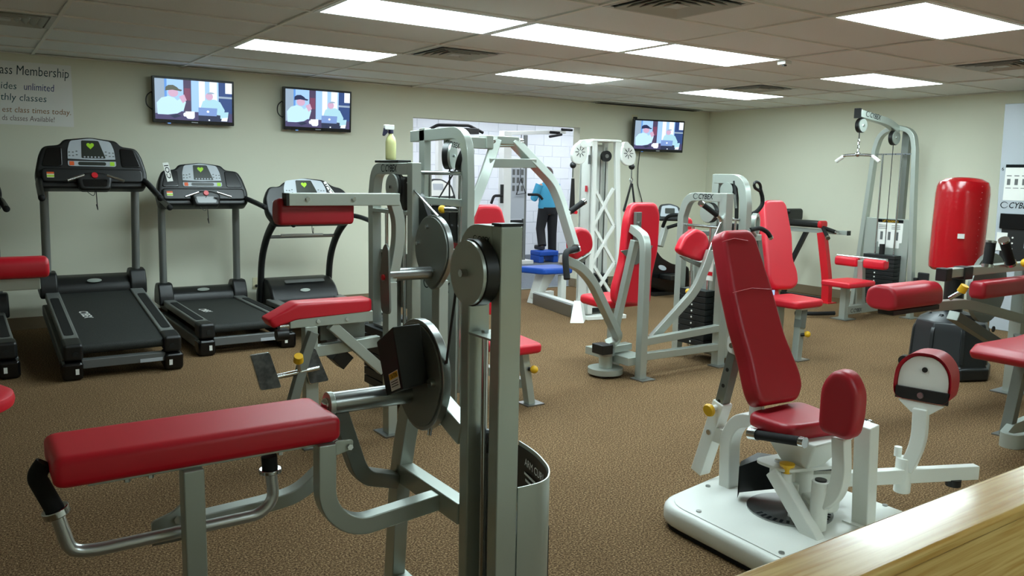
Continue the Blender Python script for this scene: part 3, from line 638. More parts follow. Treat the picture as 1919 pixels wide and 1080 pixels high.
# ================================================================ machine behind it: red roller bar, seat and foot plates
def back_machine():
    y = 4.05
    t = thing('back_extension_machine', 'silver weight machine with a red pad under a raised bar and two foot plates', 'gym machine', (1.9,4.2,0), 'silver weight machines with red pads')
    # tower along the depth of the room
    a = part('near_column', G().box((2.2,4.285,0),(2.262,4.35,1.512)), 'silver', t, bevel=.005)
    part('far_column', G().rt([(2.231,4.35,1.475),(2.231,4.83,1.475),(2.231,4.87,1.3),(2.231,4.87,0)], (1,0,0), .062, .07, [.14,.02]), 'silver', t, bevel=.004)
    cybex((2.1995,4.70,1.458), (0,-1,0), (0,0,1), .22, a)
    part('top_shelf', G().box((2.20,4.47,1.512),(2.29,4.80,1.528)), 'black', t, bevel=.004)
    pu = part('pulley', G().cyl((2.195,4.50,1.36),(2.225,4.50,1.36),.085,n=32), 'black', t)
    part('pulley_cover', G().cyl((2.185,4.53,1.365),(2.195,4.53,1.365),.08,n=32), 'silver', pu); part('bolt', G().cyl((2.175,4.53,1.365),(2.185,4.53,1.365),.01,n=8), 'chrome', pu)
    part('pulley_housing', G().box((2.2,4.37,1.23),(2.26,4.52,1.43)), 'black', t, bevel=.02)
    for yy in (4.45,4.70): part('guide_rod', G().cyl((2.235,yy,.1),(2.235,yy,1.23),.011), 'chrome', t)
    part('cross_plate', G().box((2.20,4.35,1.20),(2.262,4.84,1.225)), 'silver', t, bevel=.003)
    for k in range(7): part('weight_plate', G().box((2.12,4.38,.10+.055*k),(2.34,4.80,.15+.055*k)), 'plate', t, bevel=.004)
    hd = part('top_plate', G().box((2.15,4.46,.485),(2.31,4.72,.50)), 'steel', t, bevel=.003); part('bolt', G().cyl((2.2,4.52,.5),(2.2,4.52,.515),.014,n=6), 'chrome', hd)
    part('stack_rod', G().cyl((2.235,4.575,.45),(2.235,4.575,.95),.035), 'silver_dark', t)
    nb = part('number_plate', G().box((2.255,4.40,.62),(2.26,4.84,.96)), 'silver', t); part('number', text(G(), '11', (2.2545,4.84,.87), (0,-1,0), (0,0,1), .1, 0, .012), 'ink', nb)
    for yy in (4.318,4.87): part('foot_plate', G().box((2.17,yy-.06,0),(2.29,yy+.06,.008)), 'steel', t)
    # pivot, cam
    part('pivot_tube', G().cyl((1.90,y,.895),(2.2,y,.893),.036,n=28), 'steel', t)
    cy, cz = y, 1.03; op = []
    for i in range(44):
        an = 2*math.pi*i/44; s = math.sin(an); r = .20; xx = r*math.cos(an)*(1 if s > 0 else 1-.35*s*s); op.append((xx, .19*s if s > 0 else .235*s))
    cm = part('cam', G().prism(op, (2.235,cy,cz), (0,-1,0), (0,0,1), .03), 'steel', t, bevel=.003)
    part('cam_face', G().prism([(q*.94,r*.94) for q,r in op], (2.204,cy,cz), (0,-1,0), (0,0,1), .008), 'silver_dark', cm, bevel=.001)
    for q,r in ((.03,.12),(.14,.02),(-.05,-.12)): part('bolt', G().cyl((2.18,cy+q,cz+r),(2.198,cy+q,cz+r),.011,n=8), 'chrome', cm)
    part('cam_guard', G().prism(rpoly([(-.02,.0),(.12,.02),(.26,.16),(.20,.30),(.12,.28),(-.02,.1)],.05), (2.245,cy+.10,cz+.02), (0,1,0), (0,0,1), .03), 'black', t, bevel=.004)
    part('cable', G().cyl((2.215,4.46,1.435),(2.215,4.0,1.215),.007,n=8), 'chrome', t)
    part('cam_post', G().rt([(2.26,y,.85),(2.26,y,.0)], (1,0,0), .06, .09), 'silver', t, bevel=.004)
    # swinging arm and red bar pad
    part('swing_bar', G().box((1.375,y-.035,1.275),(1.99,y+.035,1.34)), 'silver', t, bevel=.004)
    for x in (1.47,1.72): part('bolt', G().cyl((x,y-.045,1.31),(x,y-.035,1.31),.012,n=6), 'chrome', t)
    part('bar_end_cap', G().box((1.362,y-.034,1.276),(1.375,y+.034,1.339)), 'black', t)
    part('swing_arm', G().rt([(1.965,y,1.29),(1.995,y,1.20),(1.995,y,1.08),(1.965,y,.92),(1.94,y,.86)], (0,1,0), .06, .058, .12), 'silver', t, bevel=.004)
    part('roller_pad', G().pad(rpoly([(-.045,-.05),(.05,-.05),(.075,.0),(.06,.075),(-.03,.09),(-.05,.05)],.02), (1.335,y+.055,1.225), (0,1,0), (0,0,1), .41, .02), 'red_shaded', t)
    pv = part('pivot_plate', G().prism(rpoly([(-.05,-.2),(.06,-.2),(.075,0),(.04,.16),(0,.19),(-.03,.16)],.04), (1.90,y-.04,.885), (0,1,0), (0,0,1), .012), 'silver_dark', t, bevel=.002)
    part('pivot_bolt', G().cyl((1.89,y-.02,.885),(1.90,y-.02,.885),.016,n=12), 'red_paint', pv)
    part('pivot_post', G().rt([(1.935,y-.02,.86),(1.935,y-.02,0)], (1,0,0), .055, .075), 'silver', t, bevel=.004)
    part('foot_plate', G().box((1.87,y-.1,0),(2.0,y+.06,.008)), 'steel', t)
    # seat
    part('seat_pad', G().pad(rpoly([(1.255,.70),(1.285,.655),(1.40,.69),(1.825,.705),(1.825,.775),(1.41,.778)],.016), (0,y+.10,0), (1,0,0), (0,0,1), .135, .018), 'red', t)
    b = part('seat_beam', G().box((1.37,y-.03,.648),(1.83,y+.03,.708)), 'silver', t, bevel=.004)
    for x in (1.52,1.68): part('bolt', G().cyl((x,y-.036,.675),(x,y-.03,.675),.011,n=8), 'chrome', b)
    part('adjuster', G().cyl((1.32,y,.66),(1.37,y,.66),.022), 'chrome', b); part('hinge', G().cyl((1.30,y-.02,.62),(1.36,y-.02,.62),.03), 'black', b)
    part('seat_post', G().box((1.448,y-.03,0),(1.518,y+.03,.65)), 'silver', t, bevel=.004)
    part('foot_plate', G().box((1.42,y-.07,0),(1.55,y+.07,.008)), 'steel', t)
    part('diagonal_strut', G().rt([(1.60,y,.645),(1.90,y,.36)], (0,1,0), .05, .055), 'silver', t, bevel=.004)
    part('strut_box', G().obox((1.69,y+.10,.44), (.7,0,-.7), (.7,0,.7), (.09,.085,.1)), 'black', t, bevel=.004)
    part('side_plate', G().box((1.58,y+.10,.54),(1.84,y+.11,.66)), 'silver_dark', t, bevel=.003)
    part('rear_rail', G().rt([(1.52,y+.05,.50),(1.90,y+.05,.52)], (0,1,0), .05, .06), 'silver', t, bevel=.004)
    lg = part('foot_lever', G().rt([(1.485,y-.05,.625),(1.44,y-.06,.52),(1.33,y-.09,.20)], (0,1,0), .05, .048), 'silver_dark', t, bevel=.004)
    part('foot_axle', G().cyl((1.25,y-.08,.415),(1.50,y-.08,.44),.014), 'chrome', lg)
    part('knob', G().cyl((1.375,y-.13,.50),(1.37,y-.15,.53),.026,.022), 'yellow', lg); part('knob_stem', G().cyl((1.39,y-.1,.44),(1.375,y-.13,.5),.009), 'chrome', lg)
    for q in ([(1.141,3.95,0.549),(1.239,3.95,0.555),(1.297,3.95,0.364),(1.189,3.95,0.362)],[(1.421,4,0.54),(1.492,4,0.541),(1.568,4,0.354),(1.46,4,0.348)]):
        q = [V(z) for z in q]; U = (q[1]-q[0]).normalized(); W = (q[0]-q[3]).normalized(); W = (W-U*W.dot(U)).normalized(); O = q[3]
        poly = rpoly([((z-O).dot(U),(z-O).dot(W)) for z in (q[3],q[2],q[1],q[0])], .012)
        fp = part('footrest', G().prism(poly, O, U, W, -.008), 'chrome', t, bevel=.001)
        part('footrest_tread', G().prism([((a-.055)*.94+.055,(b-.1)*.96+.1) for a,b in poly], O+U.cross(W)*.0, U, W, .004), 'floorplate', fp)
back_machine()
# spray bottle on the machine's top shelf
bx, by, bz = 2.245, 4.66, 1.528
t = thing('spray_bottle', 'clear spray bottle with yellowish cleaner standing on top of a machine tower', 'bottle', (bx,by,bz))
part('bottle', G().lathe([(.028,0),(.032,.004),(.033,.012),(.033,.11),(.028,.135),(.014,.155),(.013,.165)], (bx,by,bz)), 'spray_liquid', t)
part('neck', G().cyl((bx,by,bz+.163),(bx,by,bz+.185),.016), 'plum', t)
part('spray_head', G().prism(rpoly([(-.045,.0),(.02,.0),(.02,.03),(-.045,.03)],.008), (bx,by+.012,bz+.185), (1,0,0), (0,0,1), .024), 'paper', t, bevel=.003)
part('trigger', G().prism(rpoly([(-.045,.02),(-.028,.022),(-.02,-.01),(-.045,-.035),(-.055,-.03)],.006), (bx,by+.007,bz+.18), (1,0,0), (0,0,1), .014), 'plum', t, bevel=.002)

# ================================================================ chest press with overhead A-shaped arms
def chest_press():
    t = thing('chest_press_machine', 'silver press machine with an overhead A-shaped arm frame and red backrest', 'gym machine', (2.8,4.4,0), 'silver weight machines with red pads')
    xt = 2.5
    part('tower_arch', G().rt([(xt+.025,4.90,1.69),(xt+.025,4.21,1.70),(xt+.025,4.19,1.40),(xt+.025,4.19,0)], (1,0,0), .05, .072, [.22,.02], 10), 'silver', t, bevel=.004)
    part('far_column', G().box((xt,4.70,0),(xt+.05,4.775,1.74)), 'silver', t, bevel=.004)
    cybex((xt-.0005,4.42,1.625), (0,-1,-.15), (0,-.15,1), .17, t)
    part('overhead_beam', G().box((xt+.05,4.46,1.615),(2.82,4.54,1.685)), 'silver', t, bevel=.004)
    for c,n in ((V((xt-.01,4.40,1.56)),V((.66,-.74,.0))),(V((xt+.04,4.30,1.55)),V((.62,-.68,-.35)))):
        n.normalize(); pu = part('pulley', G().cyl(c, c+n*.035, .082, n=28), 'black', t)
        part('pulley_cover', G().cyl(c+n*.035, c+n*.05, .078, n=28), 'silver', pu); part('bolt', G().cyl(c+n*.05, c+n*.06, .009, n=8), 'chrome', pu)
    part('cable', G().cyl((xt,4.37,1.50),(xt,4.37,.60),.005,n=8), 'black', t); part('cable', G().cyl((xt,4.27,1.50),(xt,4.50,1.30),.005,n=8), 'black', t)
    part('tie_rod', G().cyl((xt,4.72,1.455),(xt,4.22,1.455),.013), 'chrome', t)
    for y0 in (4.64,4.26): part('guide_rod', G().cyl((xt+.01,y0,.1),(xt+.01,y0,1.455),.011), 'chrome', t)
    part('cross_plate', G().box((xt-.01,4.22,1.255),(xt+.05,4.70,1.30)), 'silver', t, bevel=.003)
    kn = part('selector_knob', G().ball((xt-.05,4.37,1.235), .026), 'yellow', t); part('knob_stem', G().cyl((xt-.04,4.36,1.235),(xt+.02,4.27,1.235),.018), 'chrome', kn)
    part('cam_block', G().box((xt+.0,4.27,1.03),(xt+.08,4.64,1.25)), 'black', t, bevel=.02)
    part('bolt', G().cyl((xt-.012,4.385,1.13),(xt,4.385,1.13),.014,n=8), 'chrome', t)
    sh = part('side_shroud', G().box((xt-.03,4.225,.03),(xt-.015,4.66,1.0)), 'silver', t, bevel=.004)
    cybex((xt-.031,4.64,.725), (0,-1,0), (0,0,1), .34, sh)
    part('counter_roller', G().lathe([(.0,-.06),(.05,-.055),(.06,0),(.05,.055),(0,.06)], (xt+.12,4.42,1.03), (1,0,0)), 'red', t)
    # arms
    ax = part('pivot_axle', G().cyl((2.80,4.5,1.655),(3.12,4.5,1.665),.03), 'chrome', t)
    part('pivot_bracket', G().box((2.815,4.45,1.615),(2.87,4.55,1.70)), 'silver', t, bevel=.006)
    part('press_arm', G().rt([(3.05,4.5,1.675),(3.33,4.43,1.41),(3.365,4.38,1.28),(3.405,4.25,.945)], (.35,-.92,.1), .06, .062, [.08,.06]), 'silver', t, bevel=.004)
    part('press_arm', G().rt([(2.92,4.5,1.675),(2.80,4.46,1.42),(2.58,4.34,1.10),(2.54,4.25,.945)], (-.35,-.92,.1), .06, .062, [.08,.06]), 'silver', t, bevel=.004)
    part('top_bar', G().box((2.91,4.47,1.65),(3.08,4.53,1.70)), 'silver', t, bevel=.004)
    part('cross_bar', G().rt([(2.84,4.475,1.525),(3.20,4.46,1.53)], (0,1,0), .06, .06), 'silver', t, bevel=.004)
    h = part('handle_bar', G().tube([(3.39,4.22,.975),(3.22,4.13,.965),(3.19,4.06,.80)], .021, .06), 'rubber', t); part('collar', G().cyl((3.375,4.215,.975),(3.39,4.222,.975),.03), 'chrome', h)
    part('handle_bar', G().tube([(2.555,4.22,.975),(2.68,4.13,.965),(2.71,4.06,.80)], .021, .06), 'rubber', t)
    # seat and back
    part('backrest', G().pad(rpoly([(-.13,.0),(.13,.0),(.16,.25),(.14,.60),(.10,.74),(-.10,.74),(-.14,.60),(-.16,.25)],.05), (2.93,4.60,.51), (1,0,0), (0,.08,1), .07, .025), 'red', t)
    part('back_post', G().rt([(2.93,4.68,0),(2.93,4.68,1.0)], (1,0,0), .05, .07), 'silver', t, bevel=.004)
    part('back_bracket', G().box((2.86,4.6,.8),(3.0,4.68,.86)), 'silver', t, bevel=.003)
    part('seat', G().pad(rpoly([(-.15,-.14),(.13,-.14),(.18,.24),(-.18,.24)],.04), (2.885,4.20,.335), (1,0,0), (0,1,0), .065, .022), 'red', t)
    lg = part('seat_leg', G().rt([(2.915,4.14,.335),(2.955,4.11,0)], (0,1,0), .06, .05), 'silver', t, bevel=.004)
    part('knob', G().ball((2.955,4.07,.235), .026), 'yellow', lg); part('knob_stem', G().cyl((2.93,4.1,.235),(2.955,4.075,.235),.012), 'black', lg)
    part('foot_plate', G().box((2.90,4.05,0),(3.03,4.17,.008)), 'steel', t)
    part('seat_rail', G().rt([(2.93,4.15,.13),(2.93,4.68,.13)], (1,0,0), .05, .06), 'silver', t, bevel=.004)
    part('base_rail', G().rt([(2.525,4.68,.04),(2.93,4.68,.04)], (0,1,0), .06, .06), 'silver', t, bevel=.004)
    for y0 in (4.19,4.74): part('foot_plate', G().box((2.46,y0-.06,0),(2.6,y0+.06,.008)), 'steel', t)
chest_press()

# ================================================================ white cable machine with lattice front
def cable_machine():
    O = V((5.255,6.33,0)); U = V((.975,-.22,0)).normalized(); Z = V((0,0,1)); N = U.cross(Z); B = -N
    t = thing('cable_machine', 'white cable machine with a lattice front, two hanging handles and a blue seat', 'gym machine', O)
    P = lambda u,b,z: O+U*u+B*b+Z*z
    def bar(nm, a, b, w, h, m='white', par=t, bev=.004): return part(nm, G().rt([a,b], N, w, h), m, par, bevel=bev)
    bar('front_upright', P(.025,.025,.06), P(.025,.025,1.80), .05, .05); bar('front_upright', P(.37,.025,.06), P(.275,.025,1.80), .05, .05)
    bar('rear_upright', P(.025,.26,.0), P(.025,.26,1.80), .05, .05); bar('rear_upright', P(.32,.26,.0), P(.27,.26,1.80), .05, .05)
    sd = part('side_panel', G().prism([(.0,.06),(.28,.06),(.28,1.78),(.0,1.78)], P(.0,.0,0), B, Z, .012), 'white', t, bevel=.003)
    part('button', G().obox(P(-.012,.05,1.62), B, Z, (.03,.09,.01)), 'grey_plastic', sd); part('sticker', G().obox(P(-.0125,.10,1.33), B, Z, (.05,.06,.003)), 'red_paint', sd)
    part('lettering', text(G(), 'zero', P(-.0135,.07,.55), Z, B, .17, 0, .012), 'ink', sd)
    part('back_panel', G().prism([(.05,.06),(.31,.06),(.26,1.78),(.05,1.78)], P(0,.27,0), U, Z, -.01), 'white', t)
    part('top_cap', G().prism(rrect(.34,.30,.02,3,.15,.14), P(0,0,1.80), U, B, -.02 if U.cross(B).z < 0 else .02), 'white', t, bevel=.004)
    part('base_plate', G().prism(rpoly([(-.02,-.03),(.44,-.03),(.42,.32),(-.02,.32)],.02), P(0,0,0), U, B, .04 if U.cross(B).z > 0 else -.04), 'white', t, bevel=.004)
    zs = [.20,.58,.96,1.34]
    for k in range(3):
        z0, z1 = zs[k], zs[k+1]
        w = lambda z: .355-.095*z/1.8
        bar('lattice_bar', P(.04,.022,z0), P(w(z1)-.03,.022,z1), .03, .03, bev=.003); bar('lattice_bar', P(w(z0)-.03,.026,z0), P(.04,.026,z1), .03, .03, bev=.003)
    bar('cross_bar', P(.03,.022,.14), P(.35,.022,.14), .03, .04)
    pu = part('pulley', G().cyl(P(.20,.08,1.66),P(.20,.12,1.66),.055), 'black', t); part('pulley_hub', G().cyl(P(.20,.075,1.66),P(.20,.08,1.66),.02), 'steel', pu)
    for u in (.14,.20): part('cable', G().cyl(P(u,.10,.3),P(u,.10,1.66),.004,n=6), 'black', t)
    for u in (.12,.24): part('guide_rod', G().cyl(P(u,.18,.1),P(u,.18,1.75),.009), 'chrome', t)
    for k in range(8): part('weight_plate', G().obox(P(.18,.17,.08+.05*k), U, B, (.2,.12,.045)), 'plate', t, bevel=.003)
    # pivoting pulley wings with handles
    for s,u0,strap in ((-1,-.155,1),(1,.385,0)):
        W = part('pulley_wing', G().prism(rpoly([(-.06,.06),(-.01,.10),(.06,.095),(.085,.02),(.07,-.08),(.02,-.125),(-.07,-.115),(-.095,-.02)] if s < 0 else [(.06,.06),(.01,.10),(-.06,.095),(-.085,.02),(-.07,-.08),(-.02,-.125),(.07,-.115),(.095,-.02)][::-1],.04), P(u0,.02,1.69), U, Z, .05), 'white', t, bevel=.01)
        for k in range(8):
            a = math.pi*2*k/8; part('wing_slot', G().obox(P(u0+.035*math.cos(a)*1.0,-.031,1.69+.035*math.sin(a)), U*math.cos(a)+Z*math.sin(a), U*-math.sin(a)+Z*math.cos(a), (.036,.006,.003)), 'ink', W)
        part('wing_hub', G().cyl(P(u0+.03*-s,-.04,1.77),P(u0+.03*-s,.03,1.77),.035), 'white', W)
        part('wing_arm', G().rt([P(u0-.03*s,.04,1.76),P(.03 if s < 0 else .27,.04,1.78)], N, .05, .05), 'white', W, bevel=.004)
        uu = u0+(-.06 if s < 0 else .06); z0 = 1.56
        part('stop_ball', G().ball(P(uu,0,z0), .032), 'black', t)
        part('ring', G().tube([P(uu,0,z0-.03),P(uu,0,z0-.12)], .008), 'chrome', t)
        if strap:
            hd = part('handle_strap', G().prism([(-.015,0),(.015,0),(.03,-.33),(-.03,-.33)], P(uu,0.0,z0-.13), U, Z, .012), 'black', t, bevel=.002)
            part('handle_grip', G().cyl(P(uu,.08,z0-.46),P(uu,-.10,z0-.46),.017), 'red_paint', hd)
        else:
            part('carabiner', G().tube([P(uu,0,z0-.09),P(uu+.015,0,z0-.13),P(uu,0,z0-.17),P(uu-.015,0,z0-.13),P(uu,0,z0-.09)], .006), 'chrome', t)
            hd = part('handle_strap', G().prism([(0,0),(.008,0),(.062,-.29),(.05,-.29)], P(uu,0,z0-.17), U, Z, .025), 'black', t)
            part('handle_strap', G().prism([(0,0),(-.01,0),(-.085,-.27),(-.07,-.27)], P(uu,0,z0-.17), U, Z, .025), 'black', t)
            part('handle_grip', G().cyl(P(uu-.075,0,z0-.44),P(uu+.058,0,z0-.465),.017), 'grey_plastic', hd)
    # stabiliser foot and seat at the back
    part('stabiliser_foot', G().add([(4.98,6.27,0),(5.10,6.20,0),(5.26,6.36,0),(5.14,6.46,0),(5.15,6.43,.19),(5.20,6.39,.19),(5.23,6.38,.19),(5.17,6.45,.19)], [(3,2,1,0),(4,5,6,7),(0,1,5,4),(1,2,6,5),(2,3,7,6),(3,0,4,7)]), 'white', t, bevel=.004)
    part('tread_plate', G().rt([(5.20,6.52,.065),(5.36,7.42,.065)], (1,0,0), .03, .13), 'steel', t, bevel=.004)
    part('base_beam', G().rt([(5.26,6.50,.09),(5.42,7.46,.09)], (1,0,0), .08, .10), 'white', t, bevel=.006)
    part('seat_leg', G().add([(5.36,7.42,0),(5.42,7.42,0),(5.42,7.56,0),(5.36,7.56,0),(5.44,7.34,.36),(5.62,7.34,.36),(5.62,7.5,.36),(5.44,7.5,.36)], [(3,2,1,0),(4,5,6,7),(0,1,5,4),(1,2,6,5),(2,3,7,6),(3,0,4,7)]), 'white', t, bevel=.006)
    part('seat_post', G().box((5.58,7.20,0),(5.65,7.27,.34)), 'white', t, bevel=.004)
    part('rear_beam', G().box((5.36,7.44,.06),(5.66,7.50,.13)), 'white', t, bevel=.004)
    part('seat', G().pad(rpoly([(5.20,7.55),(5.34,7.20),(5.72,7.16),(5.74,7.55)],.05), (0,0,.36), (1,0,0), (0,1,0), .07, .02), 'blue', t)
cable_machine()

# ================================================================ fly machine: two arms with red elbow pads
def fly_machine():
    t = thing('fly_machine', 'silver fly machine seen from behind with two red arm pads and a tall red back', 'gym machine', (4.1,4.3,0), 'silver weight machines with red pads')
    y = 4.21
    part('rear_post', G().rt([(4.03,4.235,0),(4.03,4.235,.93),(4.045,4.27,1.03),(4.09,4.44,1.08)], (1,0,0), .062, .06, [.1,.1]), 'silver', t, bevel=.005)
    part('foot_plate', G().box((3.97,4.15,0),(4.10,4.28,.008)), 'steel', t)
    part('brace', G().rt([(3.97,4.50,.20),(4.04,4.36,1.0)], (1,0,0), .05, .05), 'silver', t, bevel=.004)
    br = part('back_bracket', G().box((4.10,4.42,.94),(4.155,4.45,1.20)), 'silver_dark', t, bevel=.003); part('bolt', G().cyl((4.13,4.41,1.12),(4.13,4.42,1.12),.01,n=8), 'chrome', br)
    part('side_bracket', G().prism(rpoly([(-.15,-.05),(.17,-.02),(.10,-.12),(.0,-.16)],.01), (4.12,4.44,.97), (1,0,0), (0,0,1), .012), 'silver_dark', t, bevel=.002)
    pts = [(4.101,4.46,1.268),(4.343,4.46,1.267),(4.381,4.46,1.187),(4.376,4.46,0.905),(4.322,4.46,0.704),(4.323,4.46,0.491),(3.962,4.46,0.525),(3.952,4.46,0.625),(4.024,4.46,0.839),(4.05,4.46,1.151)]
    part('backrest', G().pad(rpoly([(q[0],q[2]) for q in pts],.05), (0,4.53,0), (1,0,0), (0,0,1), .075, .025), 'red', t)
    part('seat', G().pad(rpoly([(3.93,4.55),(4.34,4.55),(4.30,4.92),(3.98,4.92)],.06), (0,0,.47), (1,0,0), (0,1,0), .07, .025), 'red', t)
    part('seat_post', G().box((4.10,4.62,0),(4.17,4.70,.47)), 'silver', t, bevel=.004)
    part('base_plate', G().box((3.93,4.26,.10),(4.12,4.75,.16)), 'silver', t, bevel=.005)
    hub = part('pivot_hub', G().cyl((3.86,4.42,.16),(3.86,4.42,.22),.06), 'steel', t); part('bolt', G().cyl((3.86,4.42,.22),(3.86,4.42,.24),.025,n=8), 'chrome', hub)
    part('hub_arm', G().rt([(3.86,4.42,.20),(4.10,4.45,.20)], (0,0,1), .05, .07), 'silver', t, bevel=.004)
    part('stop_block', G().box((3.70,4.28,.20),(3.80,4.40,.27)), 'black', t, bevel=.006)
    part('base_ring', G().cyl((3.88,4.45,.02),(3.88,4.45,.06),.13), 'silver', t); part('base_column', G().cyl((3.88,4.45,.06),(3.88,4.45,.17),.05), 'silver', t)
    part('pivot_foot', G().box((3.80,4.40,0),(3.96,4.50,.02)), 'steel', t)
    part('swing_arm', G().rt([(3.279,4.24,0.91),(3.43,4.24,0.85),(3.558,4.26,0.75),(3.921,4.36,0.287),(3.86,4.42,.24)], (.3,-.95,0), .055, .06, [.05,.08,.06]), 'silver', t, bevel=.004)
    part('swing_arm', G().rt([(4.707,4.24,0.912),(4.658,4.24,0.792),(4.583,4.26,0.611),(4.252,4.36,0.255)], (-.3,-.95,0), .05, .06, [.06,.1]), 'silver', t, bevel=.004)
    for q in ([(3.401,4.3,1.061),(3.468,4.3,1.114),(3.562,4.3,1.094),(3.603,4.3,1.027),(3.602,4.3,0.946),(3.445,4.3,0.879),(3.406,4.3,0.953)],
              [(4.433,4.3,0.917),(4.493,4.3,1.023),(4.609,4.3,1.08),(4.722,4.3,1.041),(4.77,4.3,0.954),(4.698,4.3,0.817),(4.475,4.3,0.883)]):
        part('arm_pad', G().pad(rpoly([(a[0],a[2]) for a in q],.04), (0,4.37,0), (1,0,0), (0,0,1), .075, .025), 'red', t)
    for q in ([(4.473,4.32,0.873),(4.72,4.32,0.806),(4.699,4.32,0.774),(4.527,4.32,0.839)],[(3.461,4.32,0.869),(3.6,4.32,0.926),(3.518,4.32,0.856),(3.435,4.32,0.823)]):
        part('pad_plate', G().prism([(a[0],a[2]) for a in q], (0,4.34,0), (1,0,0), (0,0,1), .02), 'silver_dark', t)
    h = part('handle_bar', G().tube([(4.678,4.27,0.809),(4.759,4.27,0.977),(4.853,4.27,1.139),(4.784,4.27,1.18)], .016, .05), 'chrome', t)
    part('handle_grip', G().cyl((4.784,4.27,1.18), (4.615,4.27,1.266), .02), 'rubber', h); part('grip_end', G().cyl((4.621,4.27,1.262), (4.597,4.27,1.274), .022), 'chrome', h)
    h = part('handle_bar', G().tube([(3.473,4.36,0.909),(3.501,4.45,1.048),(3.469,4.45,1.16),(3.505,4.45,1.207)], .016, .05), 'chrome', t)
    part('handle_grip', G().cyl((3.505,4.45,1.207), (3.621,4.45,1.273), .02), 'rubber', h); part('grip_end', G().cyl((3.616,4.45,1.27), (3.635,4.45,1.281), .022), 'chrome', h)
    # beams to the weight tower
    part('side_beam', G().rt([(4.06,4.235,.275),(4.86,4.26,.30)], (0,1,0), .05, .055), 'silver', t, bevel=.004)
    part('side_beam', G().rt([(4.06,4.235,.165),(4.86,4.26,.15)], (0,1,0), .05, .055), 'silver', t, bevel=.004)
    xt = 4.87
    part('tower_arch', G().rt([(xt,4.27,1.31),(xt,4.64,1.31),(xt,4.70,1.15),(xt,4.70,0)], (1,0,0), .06, .065, [.16,.02]), 'silver', t, bevel=.004)
    nc = part('near_column', G().box((xt-.03,4.23,0),(xt+.05,4.30,1.345)), 'silver', t, bevel=.005)
    cybex((xt-.0305,4.57,1.295), (0,-1,0), (0,0,1), .21, nc)
    for y0 in (4.23,4.70): part('foot_plate', G().box((xt-.08,y0-.06,0),(xt+.08,y0+.06,.008)), 'steel', t)
    pu = part('pulley', G().cyl((xt-.02,4.42,1.19),(xt+.02,4.42,1.19),.08), 'black', t); part('pulley_cover', G().cyl((xt-.028,4.42,1.19),(xt-.02,4.42,1.19),.075), 'silver', pu)
    part('tie_rod', G().cyl((xt,4.30,1.08),(xt,4.70,1.08),.012), 'chrome', t)
    for y0 in (4.40,4.58): part('guide_rod', G().cyl((xt,y0,.1),(xt,y0,1.08),.010), 'chrome', t)
    for k in range(9): part('weight_plate', G().box((xt-.06,4.36,.13+.05*k),(xt+.08,4.64,.175+.05*k)), 'plate', t, bevel=.003)
    part('selector_pin', G().ball((xt-.09,4.52,.56), .022), 'yellow', t)
    for k in range(8): part('pin_hole', G().cyl((xt-.062,4.50,.155+.05*k),(xt-.0605,4.50,.155+.05*k),.008,n=8), 'paper', t)
    lb = part('weight_label', G().box((xt-.02,4.335,.66),(xt-.015,4.40,.90)), 'paper', t); part('label_mark', G().box((xt-.0215,4.34,.70),(xt-.02,4.395,.73)), 'red_paint', lb)
    sh = part('shroud', G().box((xt+.05,4.23,.05),(xt+.20,4.62,.80)), 'silver', t, bevel=.02)
    part('placard', G().prism(rpoly([(0,0),(.10,0),(.10,.10),(.05,.12),(.05,.17),(.10,.2),(.10,.26),(0,.26)],.02), (xt+.05,4.228,.40), (1,0,0), (0,0,1), .003), 'black', sh)
fly_machine()

